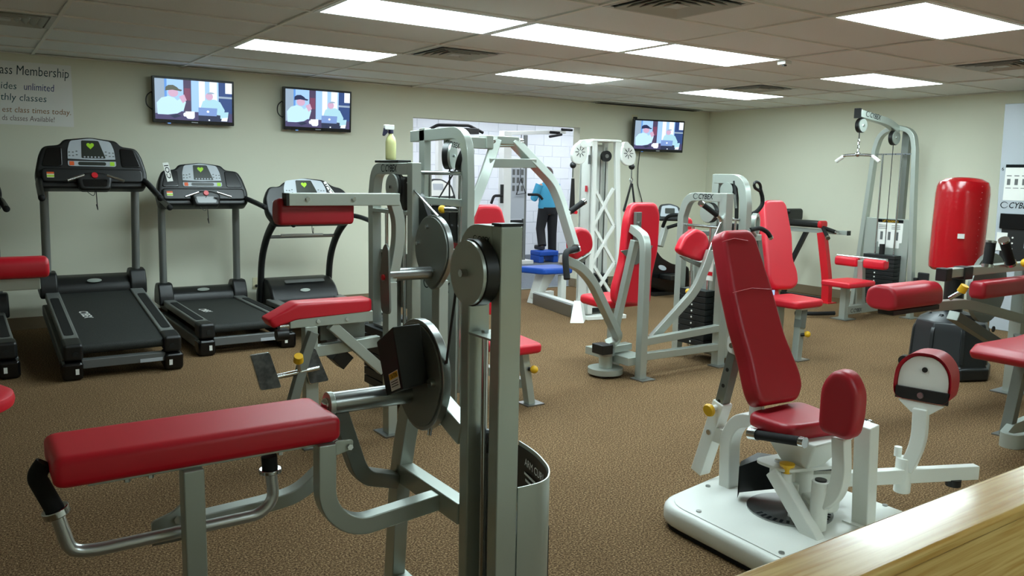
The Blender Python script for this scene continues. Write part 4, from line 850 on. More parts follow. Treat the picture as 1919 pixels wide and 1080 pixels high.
# ================================================================ machine with the bright red backrest facing the viewer
def crunch_machine():
    t = thing('crunch_machine', 'silver weight machine with an upright bright red backrest facing us and strap handles', 'gym machine', (5.6,4.3,0), 'silver weight machines with red pads')
    q = [(5.779,4.625,1.257),(5.838,4.635,1.284),(6.04,4.635,1.284),(6.079,4.622,1.247),(6.064,4.528,0.98),(5.996,4.454,0.768),(6.024,4.417,0.663),(6.003,4.383,0.565),(5.917,4.371,0.53),(5.653,4.376,0.546),(5.623,4.409,0.639),(5.677,4.485,0.856)]
    W = V((0,.35,1)).normalized(); O = V((0,4.185,0)); N = V((1,0,0)).cross(W)
    part('backrest', G().pad(rpoly([(a[0],V((0,a[1]-4.185,a[2])).dot(W)) for a in q],.04), O-N*.08, (1,0,0), W, .08, .026), 'red', t)
    part('back_post', G().rt([(5.80,4.62,1.0),(5.74,4.43,.45)], (1,0,0), .06, .06), 'red_paint', t, bevel=.004)
    part('height_label', G().box((5.60,4.385,.46),(5.68,4.39,.53)), 'tv_pale', t)
    part('seat', G().pad(rpoly([(5.50,4.02),(5.86,4.02),(5.90,4.40),(5.48,4.40)],.05), (0,0,.425), (1,0,0), (0,1,0), .065, .022), 'red', t)
    part('seat_plate', G().box((5.60,4.05,.412),(5.82,4.3,.425)), 'paper', t)
    part('seat_column', G().box((5.53,4.22,.02),(5.61,4.30,.42)), 'silver', t, bevel=.004)
    lg = part('seat_leg', G().rt([(5.66,4.10,.42),(5.60,4.07,0)], (0,1,0), .06, .06), 'silver', t, bevel=.004)
    part('leg_sleeve', G().rt([(5.668,4.098,.42),(5.635,4.085,.26)], (0,1,0), .066, .064), 'silver_dark', lg); part('knob', G().ball((5.655,4.02,.215), .026), 'yellow', lg); part('knob_stem', G().cyl((5.62,4.06,.205),(5.65,4.03,.213),.014), 'black', lg)
    part('foot_plate', G().box((5.53,4.0,0),(5.68,4.13,.008)), 'steel', t)
    part('base_rail', G().rt([(5.57,4.26,.05),(5.57,4.62,.05),(5.22,4.62,.05)], (0,0,1), .06, .06), 'silver', t, bevel=.004)
    xt = 5.22
    part('tower_arch', G().rt([(xt,4.68,1.455),(xt,4.40,1.455),(xt,4.36,1.25),(xt,4.36,0)], (1,0,0), .065, .075, [.15,.02]), 'silver', t, bevel=.004)
    part('far_column', G().box((xt-.03,4.63,0),(xt+.03,4.70,1.49)), 'silver', t, bevel=.004)
    pu = part('pulley', G().cyl((xt-.03,4.54,1.36),(xt+.01,4.54,1.36),.07), 'black', t); part('pulley_cover', G().cyl((xt-.036,4.54,1.36),(xt-.03,4.54,1.36),.066), 'silver', pu)
    part('cable_guide', G().tube([(xt-.02,4.47,1.44),(xt-.02,4.44,1.30),(xt-.02,4.43,1.13)], .016), 'black', t)
    part('link_rod', G().cyl((xt-.035,4.45,1.33),(xt-.035,4.43,1.22),.012), 'chrome', t)
    part('weight_guard', G().box((xt-.02,4.43,.70),(xt+.03,4.62,1.10)), 'black', t, bevel=.02)
    part('tie_rod', G().cyl((xt-.03,4.38,1.13),(xt-.03,4.66,1.13),.011), 'chrome', t)
    for y0 in (4.42,4.58): part('guide_rod', G().cyl((xt-.04,y0,.1),(xt-.04,y0,1.13),.010), 'chrome', t)
    part('shroud', G().box((xt-.06,4.40,.05),(xt+.03,4.62,.70)), 'silver', t, bevel=.01)
    for y0 in (4.36,4.66): part('foot_plate', G().box((xt-.07,y0-.05,0),(xt+.07,y0+.05,.008)), 'steel', t)
    # swinging wheel and handles
    y = 4.40
    part('wheel', G().lathe([(.075,-.02),(.10,-.02),(.10,.02),(.075,.02),(.075,-.02)], (5.42,4.42,1.08), (.5,-1,0)), 'silver', t)
    part('wheel_arm', G().rt([(5.25,4.40,.98),(5.48,4.42,.98)], (0,1,0), .05, .05), 'silver', t, bevel=.004)
    h = part('strap_bar', G().tube([(5.336,4.45,1.165),(5.454,4.45,1.177),(5.535,4.45,1.247),(5.529,4.45,1.309),(5.489,4.45,1.379)], .017, .05), 'rubber', t)
    part('strap_loop', G().tube([(5.504,4.45,1.353),(5.421,4.45,1.387),(5.411,4.45,1.426),(5.45,4.45,1.439),(5.492,4.45,1.414),(5.504,4.45,1.353)], .012, .03), 'black', h)
    h = part('curved_handle', G().tube([(5.096,4.2,1.064),(5.215,4.2,1.079),(5.309,4.2,1.039),(5.345,4.2,1)], .018, .05), 'rubber', t); part('handle_tip', G().cyl((5.338,4.2,1.008), (5.353,4.2,0.991), .02), 'chrome', h)
    part('handle_stem', G().tube([(5.096,4.2,1.064),(5.40,4.40,1.0)], .016), 'silver_dark', t)
    part('rear_handle', G().cyl((6.0,4.75,1.17),(6.22,4.70,1.17),.017), 'rubber', t); part('rear_handle_bar', G().rt([(5.8,4.65,1.17),(6.02,4.75,1.17)], (0,0,1), .04, .04), 'silver_dark', t, bevel=.003)
    part('column_link', G().rt([(5.24,4.66,.98),(5.80,4.68,.98)], (0,1,0), .05, .05), 'silver_dark', t, bevel=.004)
    part('lever', G().rt([(5.46,4.42,.98),(5.50,4.40,.72),(5.55,4.32,.40)], (0,1,0), .045, .05), 'silver_dark', t, bevel=.004)
    part('side_pad', G().pad(rpoly([(-.06,-.1),(.06,-.06),(.08,.08),(-.0,.10),(-.06,.03)],.04), (5.12,4.95,1.03), (1,0,0), (0,0,1), .06, .02), 'red', t)
    part('side_pad_arm', G().rt([(5.12,4.94,1.0),(5.2,4.68,1.0)], (0,0,1), .04, .04), 'silver_dark', t, bevel=.003)
crunch_machine()

# ================================================================ lat pulldown tower by the right wall
def lat_pulldown():
    t = thing('lat_pulldown_machine', 'tall silver lat pulldown tower with hanging bar, red seat and thigh pads', 'gym machine', (8.2,5.05,0), 'silver weight machines with red pads')
    X = 8.47; yc = 5.07
    part('side_frame', G().rt([(X,4.76,0),(X,4.86,1.80),(X,4.90,2.0),(X,5.10,2.05),(X,5.27,1.98),(X,5.32,1.80),(X,5.45,0)], (1,0,0), .075, .05, [.02,.12,.05,.12,.02]), 'silver', t, bevel=.005)
    for y0 in (4.76,5.45): part('foot_plate', G().box((X-.09,y0-.07,0),(X+.09,y0+.07,.008)), 'steel', t)
    part('centre_column', G().box((X+.05,4.97,.0),(X+.11,5.05,2.0)), 'silver_dark', t, bevel=.004)
    bm = part('boom', G().rt([(7.72,yc,2.15),(8.25,yc,2.09),(8.45,yc,2.01)], (0,1,0), .07, .075, .12), 'silver', t, bevel=.005)
    part('boom_cap', G().box((7.70,yc-.035,2.10),(7.72,yc+.035,2.20)), 'black', bm)
    cybex((7.80,yc-.0365,2.125), (1,0,-.11), (.11,0,1), .27, bm)
    for x0,z0,r0 in ((7.78,2.03,.075),(8.40,1.93,.08)):
        pu = part('pulley', G().cyl((x0,yc-.02,z0),(x0,yc+.02,z0),r0), 'black', t); part('pulley_cover', G().cyl((x0+.005,yc-.028,z0),(x0+.005,yc-.02,z0),r0-.008), 'silver', pu); part('bolt', G().cyl((x0+.005,yc-.036,z0),(x0+.005,yc-.028,z0),.012,n=8), 'chrome', pu)
    part('cable', G().cyl((7.765,yc,1.97),(7.765,yc,1.88),.005,n=8), 'black', t)
    ch = None
    for k in range(4):
        c = V((7.765,yc,1.865-.035*k)); U = V((1,0,0)) if k % 2 else V((0,1,0))
        part('chain_link', G().tube([c+V((0,0,.024)),c+U*.012,c-V((0,0,.024)),c-U*.012,c+V((0,0,.024))], .005, .01), 'chrome', t)
    br = part('pull_bar', G().tube([(7.74,5.30,1.66),(7.75,5.21,1.725),(7.765,yc,1.73),(7.78,4.93,1.725),(7.79,4.84,1.66)], .014, .02), 'chrome', t)
    part('bar_hub', G().ball((7.765,yc,1.735), .028), 'chrome', br)
    for s,e in (((7.74,5.30,1.66),(7.748,5.225,1.714)),((7.79,4.84,1.66),(7.782,4.915,1.714))): part('bar_grip', G().cyl(s, e, .019), 'white', br)
    part('tie_bar', G().box((X-.01,4.88,1.75),(X+.01,5.32,1.765)), 'chrome', t)
    for y0 in (4.98,5.20): part('guide_rod', G().cyl((X-.04,y0,.1),(X-.04,y0,1.76),.010), 'chrome', t)
    part('lift_cable', G().cyl((X-.04,5.09,.7),(X-.04,5.09,1.9),.004,n=8), 'black', t)
    sh = part('shroud', G().box((X-.02,4.84,.12),(X,5.36,1.06)), 'silver', t, bevel=.004)
    pl = part('placard', G().prism(rpoly([(-.15,0),(-.12,0),(-.12,-.06),(.12,-.06),(.12,0),(.15,0),(.15,.24),(-.15,.24)],.01), (X-.0205,5.06,.80), (0,-1,0), (0,0,1), .003), 'paper', sh)
    part('placard_head', G().prism([(-.15,.215),(.15,.215),(.15,.25),(-.15,.25)], (X-.0236,5.06,.80), (0,-1,0), (0,0,1), .001), 'ink', pl)
    part('placard_title', text(G(), 'LAT PULLDOWN', (X-.025,5.15,1.02), (0,-1,0), (0,0,1), .03, 0, .004, .18), 'yellow', pl)
    g = G()
    for k in range(3):
        for j in (0,1): g.obox((X-.0245,5.14-.15*j,.985-.018*k), (0,1,0), (0,0,1), (.10,.006,.001))
    for j in range(3): g.obox((X-.0245,5.15-.09*j,.87), (0,1,0), (0,0,1), (.03,.09,.001))
    o = part('placard_print', g, 'grey_plastic', pl); o['kind'] = 'stuff'
    for k in range(12): part('weight_plate', G().box((X-.15,4.90,.13+.045*k),(X-.03,5.27,.17+.045*k)), 'plate', t, bevel=.003)
    part('top_weight', G().cyl((X-.09,5.09,.67),(X-.09,5.09,.78),.03), 'black', t)
    for k in range(11): part('pin_hole', G().cyl((X-.152,5.12,.15+.045*k),(X-.1505,5.12,.15+.045*k),.009,n=8), 'paper', t)
    part('selector_pin', G().ball((X-.17,5.12,.555), .02), 'yellow', t)
    part('rear_hook', G().box((X+.04,4.62,.34),(X+.07,4.74,.50)), 'mount', t, bevel=.01)
    part('hook_arm', G().box((X+.0,4.72,.40),(X+.05,4.78,.44)), 'mount', t)
    # seat side
    part('seat', G().pad(rpoly([(7.50,4.88),(7.98,4.88),(7.98,5.22),(7.50,5.22)],.03), (0,0,.36), (1,0,0), (0,1,0), .06, .018), 'red', t)
    part('seat_post', G().box((7.70,5.04,0),(7.77,5.11,.36)), 'silver', t, bevel=.004)
    part('foot_plate', G().box((7.64,4.98,0),(7.82,5.17,.008)), 'steel', t)
    bb = part('base_beam', G().box((7.74,5.035,.05),(8.47,5.105,.14)), 'silver', t, bevel=.005); cybex((7.80,5.0345,.07), (1,0,0), (0,0,1), .20, bb)
    part('pad_column', G().rt([(8.04,yc,.10),(7.98,yc,.62)], (0,1,0), .06, .06), 'silver', t, bevel=.004)
    part('pad_brace', G().rt([(8.15,yc+.1,.10),(8.12,yc+.1,.42)], (0,1,0), .05, .05), 'silver', t, bevel=.004)
    part('pad_bar', G().cyl((7.98,4.78,.645),(7.98,5.36,.645),.016), 'chrome', t)
    for y0,y1 in ((4.78,5.02),(5.10,5.36)): part('thigh_pad', G().pad(rrect(.11,.10,.03,4,0,0), (7.975,y1,.595), (1,0,0), (0,0,1), y1-y0, .018), 'red', t)
    part('rubber_bar', G().tube([(7.36,5.40,.045),(7.52,5.30,.04),(7.72,5.17,.05)], .022, .08), 'rubber', t)
lat_pulldown()
# ================================================================ red and black dip station in the far corner
def dip_station():
    t = thing('dip_station', 'red post station with a padded black arm rest near the far corner', 'gym machine', (8.6,6.0,0))
    x = 8.60
    part('main_beam', G().box((x-.025,5.66,.83),(x+.025,6.62,.88)), 'silver', t, bevel=.004); part('beam_end', G().box((x-.027,5.645,.828),(x+.027,5.66,.882)), 'black', t)
    part('arm_pad', G().pad(rrect(.14,.085,.03,4), (x,6.62,.935), (1,0,0), (0,0,1), .60, .02), 'black', t)
    part('pad_end', G().pad(rrect(.145,.09,.03,4), (x,6.04,.935), (1,0,0), (0,0,1), .055, .02), 'red_paint', t)
    part('red_post', G().rt([(x,6.01,.84),(x,5.95,.55),(x,5.89,.25),(x,5.885,0)], (1,0,0), .075, .10, [.3,.2]), 'red_paint', t, bevel=.006)
    part('foot_plate', G().box((x-.08,5.80,0),(x+.08,5.98,.01)), 'red_paint', t)
    part('rear_leg', G().rt([(x+.02,6.24,.84),(x+.02,6.48,.35),(x+.02,6.52,0)], (1,0,0), .05, .05, .1), 'black', t, bevel=.004)
    part('floor_beam', G().rt([(x+.02,5.9,.03),(x+.02,6.55,.03)], (1,0,0), .06, .05), 'black', t, bevel=.004)
    part('back_pad', G().pad(rrect(.5,.16,.04,4), (x+.12,6.62,1.02), (1,0,0), (0,0,1), .06, .02), 'black', t)
    for a,b in (((x-.02,5.99,.90),(x-.16,5.82,.80)),((x-.02,5.98,.90),(x-.06,5.78,.86))):
        h = part('hand_grip', G().tube([a,b], .022), 'rubber', t); part('grip_tip', G().cyl(V(b), V(b)+(V(b)-V(a)).normalized()*.03, .024), 'chrome', h)
dip_station()
# ================================================================ free-standing punching bag
t = thing('punching_bag', 'shiny red free-standing punching bag on a wide black base', 'punching bag', (6.25,3.18,0))
ax = V((.03,.0,1)).normalized(); c = V((6.235,3.19,.80))
part('bag', G().lathe([(.0,.0),(.155,.0),(.178,.02),(.182,.08),(.184,.3),(.183,.58),(.178,.63),(.165,.665),(.12,.69),(.05,.70),(0,.70)], c, ax, 40), 'red_gloss', t)
part('bag_label', G().obox(c+V((-.155,-.105,.27)), (.56,-.83,0), (0,0,1), (.045,.035,.003)), 'paper', t)
g = G()
for k in range(14): g.ball(c+V((-.055-.002*(k%2),-.1755,.05+.045*k)), .004, n=6, m=4)
o = part('seam_stitches', g, 'red_shaded', t); o['kind'] = 'stuff'
part('neck', G().cyl((6.245,3.18,.42),(6.24,3.18,.81),.07), 'black', t)
bs = part('base', G().lathe([(.28,0),(.305,.01),(.305,.09),(.285,.10),(.278,.12),(.268,.36),(.25,.42),(.18,.46),(.10,.485),(.08,.49),(.07,.49)], (6.25,3.18,0), (0,0,1), 8), 'plastic_base', t, bevel=.02)
part('filler_cap', G().cyl((6.20,3.02,.455),(6.20,3.02,.485),.04), 'black', bs)
for k in range(8):
    a = math.pi*2*(k)/8
    part('base_rib', G().rt([(6.25+.275*math.cos(a),3.18+.275*math.sin(a),.12),(6.25+.262*math.cos(a),3.18+.262*math.sin(a),.37),(6.25+.15*math.cos(a),3.18+.15*math.sin(a),.472)], (-math.sin(a),math.cos(a),0), .03, .02, .04), 'plastic_base', bs, bevel=.005)
part('transport_wheel', G().cyl((6.19,3.50,.04),(6.25,3.52,.04),.04), 'black', t)
# ================================================================ leg machine at the right edge
def leg_machine():
    t = thing('leg_curl_machine', 'silver leg machine at the right edge with red rolls and two upright black grips', 'gym machine', (5.2,2.4,0), 'silver weight machines with red pads')
    part('leg_roll', G().pad(rpoly([(2.56,.735),(2.60,.715),(2.72,.715),(2.76,.75),(2.75,.83),(2.70,.86),(2.60,.858),(2.565,.82)],.025), (4.40,0,0), (0,1,0), (0,0,1), .52, .02), 'red_shaded', t)
    part('roll_plate', G().box((4.45,2.60,.685),(4.95,2.70,.714)), 'black', t, bevel=.004)
    part('roll_arm', G().rt([(4.90,2.65,.70),(5.25,2.60,.70),(6.0,2.42,.52)], (0,0,1), .06, .06, .08), 'silver', t, bevel=.004)
    part('top_beam', G().box((5.0,2.57,.88),(6.1,2.63,.935)), 'silver', t, bevel=.004); part('beam_cap', G().box((4.93,2.565,.86),(5.0,2.635,.94)), 'black', t, bevel=.006)
    part('bracket', G().box((5.14,2.56,.86),(5.24,2.64,.94)), 'black', t, bevel=.006)
    part('thigh_pad', G().pad(rrect(.95,.11,.03,4), (5.66,2.56,.80), (1,0,0), (0,0,1), .10, .025), 'red_shaded', t)
    kn = part('knob', G().cyl((5.03,2.52,.80),(5.03,2.50,.84),.026,.024), 'yellow', t); part('knob_stem', G().cyl((5.02,2.58,.75),(5.03,2.52,.80),.014), 'chrome', kn)
    for a,b in ((V((5.385,2.55,.95)),V((5.40,2.55,1.085))),(V((5.68,2.55,.95)),V((5.57,2.55,1.09)))):
        h = part('hand_grip', G().cyl(a, b, .03), 'rubber', t); d = (b-a).normalized()
        part('grip_cap', G().cyl(b, b+d*.014, .033), 'chrome', h); part('grip_collar', G().cyl(a-d*.02, a, .036), 'chrome', h)
    part('knob_small', G().ball((5.78,2.5,.945), .03), 'yellow', t)
    part('rear_column', G().box((6.04,2.60,0),(6.11,2.68,.88)), 'silver', t, bevel=.004)
    part('diagonal_frame', G().rt([(5.20,2.64,.62),(5.75,2.55,.36),(6.2,2.4,.05)], (0,0,1), .06, .08), 'silver_dark', t, bevel=.004)
    part('pivot_hole', G().cyl((5.52,2.54,.52),(5.52,2.535,.52),.02), 'black', t)
    part('cam_wheel', G().cyl((5.80,2.72,.75),(5.80,2.75,.75),.24,n=36), 'silver_dark', t)
    part('foot_plate', G().box((5.97,2.55,0),(6.18,2.73,.008)), 'steel', t)
    # front seat
    part('seat', G().pad(rpoly([(4.44,.56),(4.50,.60),(4.98,.595),(5.45,.64),(5.45,.56),(5.0,.44),(4.80,.50),(4.47,.52)],.02), (0,2.16,0), (1,0,0), (0,0,1), .30, .02), 'red_shaded', t)
    part('seat_leg', G().rt([(5.02,2.13,.46),(4.98,2.16,0)], (0,1,0), .06, .06), 'silver_dark', t, bevel=.004)
    part('seat_rail', G().rt([(5.1,2.13,.47),(6.05,2.62,.40)], (0,0,1), .05, .05), 'silver_dark', t, bevel=.004)
    part('floor_hoop', G().rt([(4.98,1.98,.04),(4.76,2.02,.04),(4.76,2.08,.04),(4.98,2.14,.04),(5.3,2.16,.04)], (0,0,1), .08, .04, [.06,.06,.05]), 'silver', t, bevel=.006)
    part('foot_plate', G().box((4.93,2.08,0),(5.07,2.22,.008)), 'steel', t)
leg_machine()
# ================================================================ tall weight tower at the right wall
t = thing('weight_tower', 'tall grey weight tower with an instruction placard at the right edge', 'gym machine', (8.65,3.75,0), 'silver weight machines with red pads')
tw = part('front_panel', G().prism([(-.62,0),(0,0),(.03,.9),(.06,2.24),(-.62,2.24)], (8.6,4.0,0), (0,1,0), (0,0,1), .03), 'panel_grey', t, bevel=.006)
part('side_panel', G().box((8.63,3.40,0),(8.95,3.43,2.2)), 'panel_grey', t, bevel=.004); part('rear_panel', G().box((8.63,3.97,0),(8.95,4.0,2.2)), 'panel_grey', t, bevel=.004)
F = lambda u,z: (8.5992,4.0-u,z)
pl = part('placard', G().prism([(.0,0),(.32,0),(.32,.34),(0,.34)], F(0.01,1.30), (0,-1,0), (0,0,1), .003), 'paper', tw)
part('placard_head', G().prism([(0,.32),(.32,.32),(.32,.35),(0,.35)], F(.01,1.30), (0,-1,0), (0,0,1), .0038), 'ink', pl)
g = G()
for k in range(3):
    g.obox(V(F(.05+.07*k,1.54))-V((.0042,0,0)), (0,1,0), (0,0,1), (.045,.008,.001)); g.obox(V(F(.05+.07*k,1.48))-V((.0042,0,0)), (0,1,0), (0,0,1), (.03,.06,.001)); g.obox(V(F(.05+.07*k,1.42))-V((.0042,0,0)), (0,1,0), (0,0,1), (.05,.006,.001))
o = part('placard_print', g, 'grey_plastic', pl); o['kind'] = 'stuff'
part('number_label', text(G(), '6', V(F(-.03,1.59))-V((.001,0,0)), (0,-1,0), (0,0,1), .05, 0, .004), 'ink', tw)
cybex(F(-.005,1.225), (0,-1,0), (0,0,1), .30, tw)
dk = part('stack_window', G().prism([(0,0),(.50,0),(.50,.54),(0,.54)], F(.03,.62), (0,-1,0), (0,0,1), .004), 'black', tw)
part('window_bar', G().prism([(-.02,.40),(.50,.40),(.50,.55),(-.02,.55)], F(.03,.62), (0,-1,0), (0,0,1), .02), 'black_gloss', dk, bevel=.003)
wn = part('warning_label', G().prism([(-.04,.18),(.06,.18),(.06,.36),(-.04,.36)], F(.03,.62), (0,-1,0), (0,0,1), .006), 'paper', dk); part('warning_mark', G().prism([(.01,.22),(.045,.29),(-.025,.29)], F(.03,.62), (0,-1,0), (0,0,1), .0075), 'orange', wn)
for k in range(6): part('pin_hole', G().cyl(V(F(.14,.66+.055*k))-V((.006,0,0)), V(F(.14,.66+.055*k))-V((.004,0,0)), .009, n=8), 'paper', dk)
part('stack_badge', G().prism([(.22,.22),(.34,.22),(.34,.30),(.22,.30)], F(.03,.62), (0,-1,0), (0,0,1), .006), 'panel_grey', dk)
# ================================================================ machine cut off at the left edge
t = thing('bench_machine', 'red roll pad on a silver beam cut off by the left edge of the picture', 'gym machine', (-.2,4.3,0), 'silver weight machines with red pads')
part('roll_pad', G().pad(rrect(.14,.10,.035,4), (-.55,4.56,.963), (0,1,0), (0,0,1), .90, .02), 'red', t)
part('pad_beam', G().box((-.5,4.53,.855),(.31,4.60,.912)), 'silver', t, bevel=.004); part('bolt', G().cyl((.10,4.555,.84),(.10,4.555,.856),.012,n=8), 'chrome', t)
part('post', G().box((-.22,4.53,0),(-.15,4.60,.855)), 'silver', t, bevel=.004); part('foot_plate', G().box((-.28,4.47,0),(-.09,4.66,.008)), 'steel', t)
part('floor_rail', G().rt([(-.185,4.56,.04),(-.185,3.55,.04)], (1,0,0), .06, .05), 'silver', t, bevel=.004)
part('round_seat', G().lathe([(0,0),(.19,0),(.215,.015),(.22,.035),(.215,.055),(.19,.07),(0,.072)], (-.085,3.5,.555), (0,0,1), 36), 'red', t)
part('seat_post', G().cyl((-.10,3.52,0),(-.10,3.52,.555),.035), 'silver', t); part('seat_base', G().cyl((-.10,3.52,0),(-.10,3.52,.01),.1), 'steel', t)
# ================================================================ exercise bike behind the fly machine
t = thing('elliptical_trainer', 'black elliptical trainer standing behind the fly machine beneath the far television', 'gym machine', (7.35,7.35,0))
pts = [(6.897,7.2,0.705),(6.99,7.2,0.625),(7.124,7.2,0.489),(7.331,7.2,0.394),(7.646,7.2,0.345),(7.671,7.2,-0.012),(7.243,7.2,0.037),(6.948,7.2,0.128)]
bd = part('body', G().pad(rpoly([(q[0],q[2]) for q in pts],.06), (0,7.55,0), (1,0,0), (0,0,1), .34, .04), 'black_gloss', t)
part('body_logo', G().prism([(.07*math.cos(a)+.0,.03*math.sin(a)) for a in [2*math.pi*i/16 for i in range(16)]], (7.146,7.205,0.355), (1,0,-.3), (.3,0,1), .004), 'panel_grey', bd)
part('foot_rail', G().box((7.05,7.22,0),(7.62,7.54,.05)), 'black', t, bevel=.01)
part('mast', G().rt([(7.227,7.35,0.604),(7.313,7.35,0.849)], (0,1,0), .08, .07), 'silver', t, bevel=.01)
cs = part('console', G().pad(rpoly([(-.15,0),(.17,0),(.12,.18),(.0,.22),(-.13,.2)],.04), (7.324,7.3,0.919), (.8,-.6,0), (.15,.2,.95), .05, .015), 'black', t)
part('console_panel', G().prism(rpoly([(-.12,.05),(.13,.05),(.09,.17),(0,.195),(-.10,.18)],.02), V((7.324,7.3,0.919))+V((.8,-.6,0)).cross(V((.15,.2,.95))).normalized()*.051, (.8,-.6,0), (.15,.2,.95), .003), 'panel_grey', cs)
part('console_screen', G().prism(rrect(.12,.07,.01,3,0,.12), V((7.324,7.3,0.919))+V((.8,-.6,0)).cross(V((.15,.2,.95))).normalized()*.054, (.8,-.6,0), (.15,.2,.95), .002), 'lcd', cs)
part('handlebar', G().tube([(7.218,7.3,0.854),(7.183,7.2,0.992),(7.263,7.1,1.016),(7.341,7.05,0.985),(7.31,7.05,0.914),(7.192,7.2,0.848)], .022, .06), 'rubber', t)
part('step_pedal', G().box((7.1,7.0,.22),(7.35,7.2,.28)), 'black', t, bevel=.01)
part('pedal_arm', G().rt([(7.2,7.15,.25),(7.3,7.3,.25)], (0,0,1), .05, .05), 'black', t)

# ================================================================ white hip machine in the foreground
def hip_machine():
    t = thing('hip_adductor_machine', 'white hip machine in front of the wooden ledge with a red backrest coloured darker for shade', 'gym machine', (2.77,1.95,0))
    bp = rpoly([(2.33,1.30),(3.18,1.30),(3.18,2.30),(2.98,2.46),(2.60,2.40),(2.36,2.36)],[.06,.06,.1,.08,.1,.12],6)
    b = part('base', G().pad(bp, (0,0,0.012), (1,0,0), (0,1,0), .092, .03), 'white', t)
    part('base_cover', G().prism([((x-2.75)*.93+2.75,(y-1.85)*.93+1.85) for x,y in bp], (0,0,.104), (1,0,0), (0,1,0), .004), 'white', b, bevel=.002)
    part('base_gasket', G().prism([((x-2.75)*.97+2.75,(y-1.85)*.97+1.85) for x,y in bp], (0,0,0), (1,0,0), (0,1,0), .014), 'rubber', b)
    for x,y in ((2.66,2.34),(2.42,2.17),(3.14,1.80),(2.40,1.75)): part('screw', G().cyl((x,y,.108),(x,y,.113),.011,n=10), 'steel', b)
    d = part('dial_plate', G().cyl((2.755,1.985,.106),(2.755,1.985,.114),.17,n=40), 'steel', t)
    g = G()
    for k in range(15):
        a = math.radians(165+10*k); g.obox((2.755+.145*math.cos(a),1.985+.145*math.sin(a),.1145), (math.cos(a),math.sin(a),0), (-math.sin(a),math.cos(a),0), (.028,.012,.001))
    o = part('dial_marks', g, 'ink', d); o['kind'] = 'stuff'
    # backrest
    q = [(2.659,2.329,1.22),(2.686,2.337,1.241),(2.833,2.338,1.242),(2.862,2.329,1.219),(2.873,2.29,1.118),(2.891,2.238,0.983),(2.899,2.166,0.798),(2.941,2.103,0.636),(2.936,2.083,0.582),(2.885,2.064,0.536),(2.651,2.067,0.542),(2.636,2.089,0.598),(2.643,2.132,0.711),(2.632,2.189,0.857),(2.635,2.244,0.998)]
    W = V((0,.387,1)).normalized(); y0 = 2.07-.387*.55; O = V((0,y0,0)); N = V((1,0,0)).cross(W)
    bk = part('backrest', G().pad(rpoly([(a[0],V((0,a[1]-y0,a[2])).dot(W)) for a in q],.03), O-N*.085, (1,0,0), W, .085, .022), 'red_shaded', t)
    sm = lambda x0,x1,z: [V((x,2.07+.387*(z+(.012 if i==1 else 0)-.55),z+(.012 if i==1 else 0)))+N*.001 for i,x in enumerate((x0,(x0+x1)/2,x1))]
    part('seam', G().tube(sm(2.625,2.873,.985), .002, k=6), 'red_shaded', bk); part('seam', G().tube(sm(2.635,2.80,1.19), .002, k=6), 'red_shaded', bk)
    part('seat', G().pad(rpoly([(2.60,1.90),(2.90,1.84),(2.97,2.13),(2.62,2.13)],.06), (0,0,.445), (1,0,0), (0,1,0), .065, .022), 'red_shaded', t)
    part('seat_support', G().add([(2.66,1.82,.445),(2.94,1.82,.445),(2.94,2.08,.445),(2.66,2.08,.445),(2.72,1.90,.30),(2.82,1.90,.30),(2.82,2.0,.30),(2.72,2.0,.30)], [(0,1,2,3),(7,6,5,4),(0,4,5,1),(1,5,6,2),(2,6,7,3),(3,7,4,0)]), 'white', t, bevel=.01)
    # rear strut with sliding tube
    X = 2.75
    er = part('back_ear', G().prism(rpoly([(-.02,-.05),(.05,-.04),(.05,.035),(-.02,.04)],.025), (X-.03,2.28,.75), (0,1,0), (0,0,1), .012), 'white', t, bevel=.002); part('bolt', G().cyl((X-.045,2.295,.745),(X-.018,2.295,.745),.012,n=8), 'chrome', er)
    tb = part('slide_tube', G().rt([(X,2.30,.74),(X,2.375,.42)], (1,0,0), .05, .045), 'silver_dark', t, bevel=.004)
    for k in range(3): part('adjust_hole', G().cyl((X-.0255,2.325+.018*k,.63-.075*k),(X-.0245,2.325+.018*k,.63-.075*k),.009,n=10), 'black', tb)
    sl = part('sleeve', G().rt([(X,2.36,.475),(X,2.47,.12)], (1,0,0), .066, .062), 'white', t, bevel=.005)
    kn = part('knob', G().lathe([(.0,-.012),(.026,-.01),(.03,0),(.026,.01),(0,.012)], (X-.075,2.37,.445), (1,0,.2)), 'yellow', sl); part('knob_stem', G().cyl((X-.065,2.37,.447),(X-.03,2.37,.452),.012), 'white', sl)
    part('bolt', G().cyl((X-.04,2.40,.33),(X-.03,2.40,.33),.013,n=8), 'chrome', sl)
    part('rear_frame', G().rt([(X,2.30,.10),(X,2.31,.34),(X,2.25,.43),(X,2.05,.45)], (1,0,0), .07, .06, [.08,.08]), 'white', t, bevel=.006)
    part('strut_bracket', G().box((X-.03,2.31,.29),(X+.03,2.42,.36)), 'white', t, bevel=.005)
    part('hinge_ear', G().prism(rpoly([(-.04,-.05),(.04,-.05),(.04,.07),(-.02,.07)],.02), (X-.045,2.14,.50), (0,1,0), (0,0,1), .012), 'white', t, bevel=.002)
    # grips either side of the seat
    h = part('side_grip', G().cyl((2.6,2.05,0.436), (2.6,1.846,0.467), .019), 'rubber', t)
    part('grip_collar', G().cyl((2.6,2.084,0.433), (2.6,2.044,0.438), .024), 'chrome', h); part('grip_tip', G().cyl((2.6,1.846,0.467), (2.6,1.824,0.468), .021), 'chrome', h)
    part('grip_arm', G().rt([(2.6,2.074,0.436),(2.70,2.10,.45)], (0,0,1), .04, .04), 'white', t, bevel=.004)
    h = part('side_grip', G().cyl((2.97,1.93,.485),(2.97,1.80,.487),.019), 'rubber', t); part('grip_tip', G().cyl((2.97,1.80,.487),(2.97,1.787,.487),.021), 'chrome', h)
